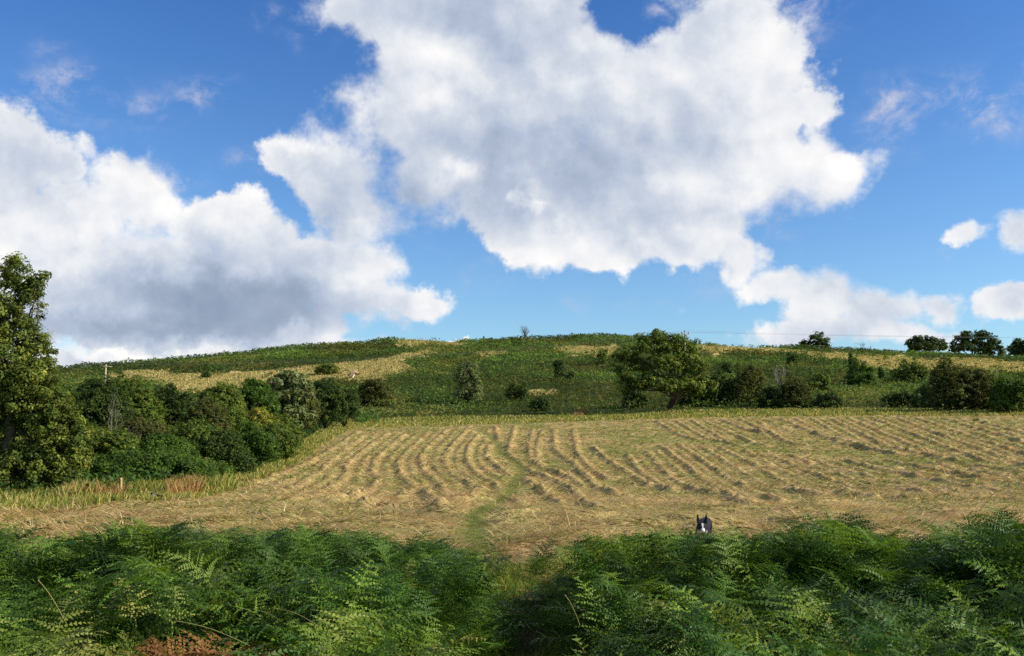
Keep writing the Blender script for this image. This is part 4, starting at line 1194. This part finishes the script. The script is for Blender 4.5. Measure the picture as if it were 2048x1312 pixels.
# ------------------------------------------------------------------ animals
def skin_body(name, nodes, edges, parent, root_i=0, sub=2):
    me = bpy.data.meshes.new(name)
    me.from_pydata([n[:3] for n in nodes], edges, [])
    o = bpy.data.objects.new(name, me); COL.objects.link(o)
    sk = o.modifiers.new('skin', 'SKIN'); sk.use_smooth_shade = True
    me.skin_vertices[0].data  # layer made by the modifier
    for i, n in enumerate(nodes):
        me.skin_vertices[0].data[i].radius = (n[3], n[4] if len(n) > 4 else n[3])
        me.skin_vertices[0].data[i].use_root = (i == root_i)
    ss = o.modifiers.new('sub', 'SUBSURF'); ss.levels = sub; ss.render_levels = sub
    dg = bpy.context.evaluated_depsgraph_get(); ev = o.evaluated_get(dg)
    me2 = bpy.data.meshes.new_from_object(ev)
    bpy.data.objects.remove(o)
    n = len(me2.vertices); co = np.zeros(n * 3, np.float32); me2.vertices.foreach_get('co', co)
    return me2, co.reshape(-1, 3)
def finish(me, co, colfn, name, mat, parent):
    c = np.ones((len(co), 4), np.float32); c[:, :3] = colfn(co)
    at = me.attributes.new('tint', 'FLOAT_COLOR', 'POINT'); at.data.foreach_set('color', c.ravel())
    me.name = name; me.materials.clear(); me.materials.append(mat)
    me.polygons.foreach_set('use_smooth', np.ones(len(me.polygons), bool))
    o = bpy.data.objects.new(name, me); COL.objects.link(o); o.parent = parent; return o

# border collie facing the camera, x = dog's left-right, -y = forward
DZ = 14.4
da = math.atan((1396 - 1024) / F_PX); dx, dy = DZ * sin(da), DZ * cos(da)
dgz = float(ground(np.array([dx]), np.array([dy]))[0])
dog = thing('dog', 'black and white dog with pricked ears behind the bracken', 'dog', (dx, dy, dgz))
dog.rotation_euler = (0, 0, radians(-8))
HZ = EYE + ray(1399, 1050)[1] * dy - dgz     # height of the eyes
k_ = HZ / .475
nd = [(.30, .26, .46, .11, .12), (.44, .40, .45, .105, .11), (.53, .50, .43, .07), (.14, .10, .46, .115, .135), (.02, -.04, .45, .10, .13), (0, -.14, .455, .072, .085), (0, -.19, .465, .062, .066),
      (0, -.255, .475, .060, .052), (0, -.325, .435, .034, .032), (0, -.39, .41, .024, .022),
      (-.048, -.205, .525, .030, .012), (-.066, -.20, .585, .025, .008), (-.074, -.195, .68, .007, .004),
      (.048, -.205, .525, .030, .012), (.064, -.20, .585, .025, .008), (.070, -.195, .685, .007, .004),
      (-.07, -.05, .34, .05), (-.078, -.05, .20, .026), (-.078, -.07, .04, .022), (-.078, -.11, .02, .024),
      (.09, -.04, .34, .05), (.085, -.08, .20, .026), (.08, -.16, .04, .022), (.08, -.20, .02, .024),
      (.32, .42, .34, .065), (.28, .37, .24, .04), (.36, .50, .17, .024), (.35, .47, .04, .02), (.33, .43, .02, .024),
      (.46, .32, .34, .065), (.42, .26, .24, .04), (.50, .38, .17, .024), (.49, .36, .04, .02), (.47, .31, .02, .024),
      (.60, .58, .38, .035), (.66, .66, .30, .045), (.71, .72, .23, .04), (.75, .77, .20, .015)]
ed = [(0,1),(1,2),(0,3),(3,4),(4,5),(5,6),(6,7),(7,8),(8,9),(6,10),(10,11),(11,12),(6,13),(13,14),(14,15),(4,16),(16,17),(17,18),(18,19),(4,20),(20,21),(21,22),(22,23),
      (1,24),(24,25),(25,26),(26,27),(27,28),(1,29),(29,30),(30,31),(31,32),(32,33),(2,34),(34,35),(35,36),(36,37)]
def turn(n_, i):
    x_, y_, z_, *r_ = n_
    if i in (0, 1, 2, 3) or i >= 24: x_, y_ = x_ * .30 + (y_ - .3) * -.02, y_ * 1.25
    if 10 <= i <= 15: r_ = [r_[1] * 1.4, r_[0] * 1.25] if i % 3 != 0 or i < 13 and i != 12 else r_
    return (x_, y_, z_, *r_)
nd = [turn(n_, i) for i, n_ in enumerate(nd)]
nd = [tuple(c * k_ for c in n_) for n_ in nd]
me, co = skin_body('body', nd, ed, dog)
def dogcol(c):
    c = c / k_
    x_, y_, z_ = c[:, 0], c[:, 1], c[:, 2]
    T = np.tile((.012, .012, .018), (len(c), 1))
    white = (np.abs(x_) < .010 + .02 * (z_ < .45)) & (y_ < -.22) & (z_ < .53)          # blaze
    white |= (y_ < -.33) & (np.abs(x_) < .035)                                          # muzzle
    white |= (y_ < -.08) & (z_ < .40) & (z_ > .28) & (np.abs(x_) < .08)                 # bib
    white |= (z_ < .15) | (z_ < .24) & (y_ > .85)
    T[white] = (.72, .68, .62)
    nose = (y_ < -.400); T[nose] = (.01, .01, .01)
    return T
body = finish(me, co, dogcol, 'body', M_HIDE, dog)
def ball(name, c, r, tint_, parent, mat=M_METAL):
    vs = []; fs = []
    for i in range(7):
        th = pi * (i + .5) / 7
        for j in range(8): vs.append((c[0] + r * sin(th) * cos(j * pi / 4), c[1] + r * sin(th) * sin(j * pi / 4), c[2] + r * cos(th)))
    for i in range(6):
        for j in range(8): fs.append((i * 8 + j, i * 8 + (j + 1) % 8, (i + 1) * 8 + (j + 1) % 8, (i + 1) * 8 + j))
    return mesh_np(name, np.array(vs), np.array(fs), mat, np.tile(tint_, (len(vs), 1)), parent, True)
for sx in (-1, 1): ball('eye', (sx * .032 * k_, -.300 * k_, .487 * k_), .009 * k_, (.05, .025, .01), dog)

# magpie feeding on the cut grass by the hedge
hx, hy, hz = hit(308, 1007, 20, 60)
mg = thing('magpie', 'tiny black and white bird feeding on the cut grass near the pale post', 'bird', (hx, hy, float(ground(np.array([hx]), np.array([hy]))[0])))
mg.rotation_euler = (0, 0, radians(160)); 
nd = [(0, 0, .13, .05), (.07, 0, .15, .04), (.11, 0, .17, .026), (.15, 0, .165, .012), (.185, 0, .155, .005), (-.08, 0, .12, .035), (-.16, 0, .11, .018), (-.30, 0, .10, .012),
      (.0, .025, .06, .010), (.01, .025, .0, .006), (.0, -.025, .06, .010), (.01, -.025, .0, .006)]
ed = [(0,1),(1,2),(2,3),(3,4),(0,5),(5,6),(6,7),(0,8),(8,9),(0,10),(10,11)]
nd = [tuple(c * 1.25 for c in n_) for n_ in nd]
me, co = skin_body('body', nd, ed, mg, sub=1)
def mcol(c):
    T = np.tile((.012, .013, .02), (len(c), 1)); w = (c[:, 0] > -.08) & (c[:, 0] < .085) & ((c[:, 2] < .15) | (np.abs(c[:, 1]) > .045)) & (c[:, 2] > .08); T[w] = (.8, .8, .78); return T
finish(me, co, mcol, 'body', M_HIDE, mg)
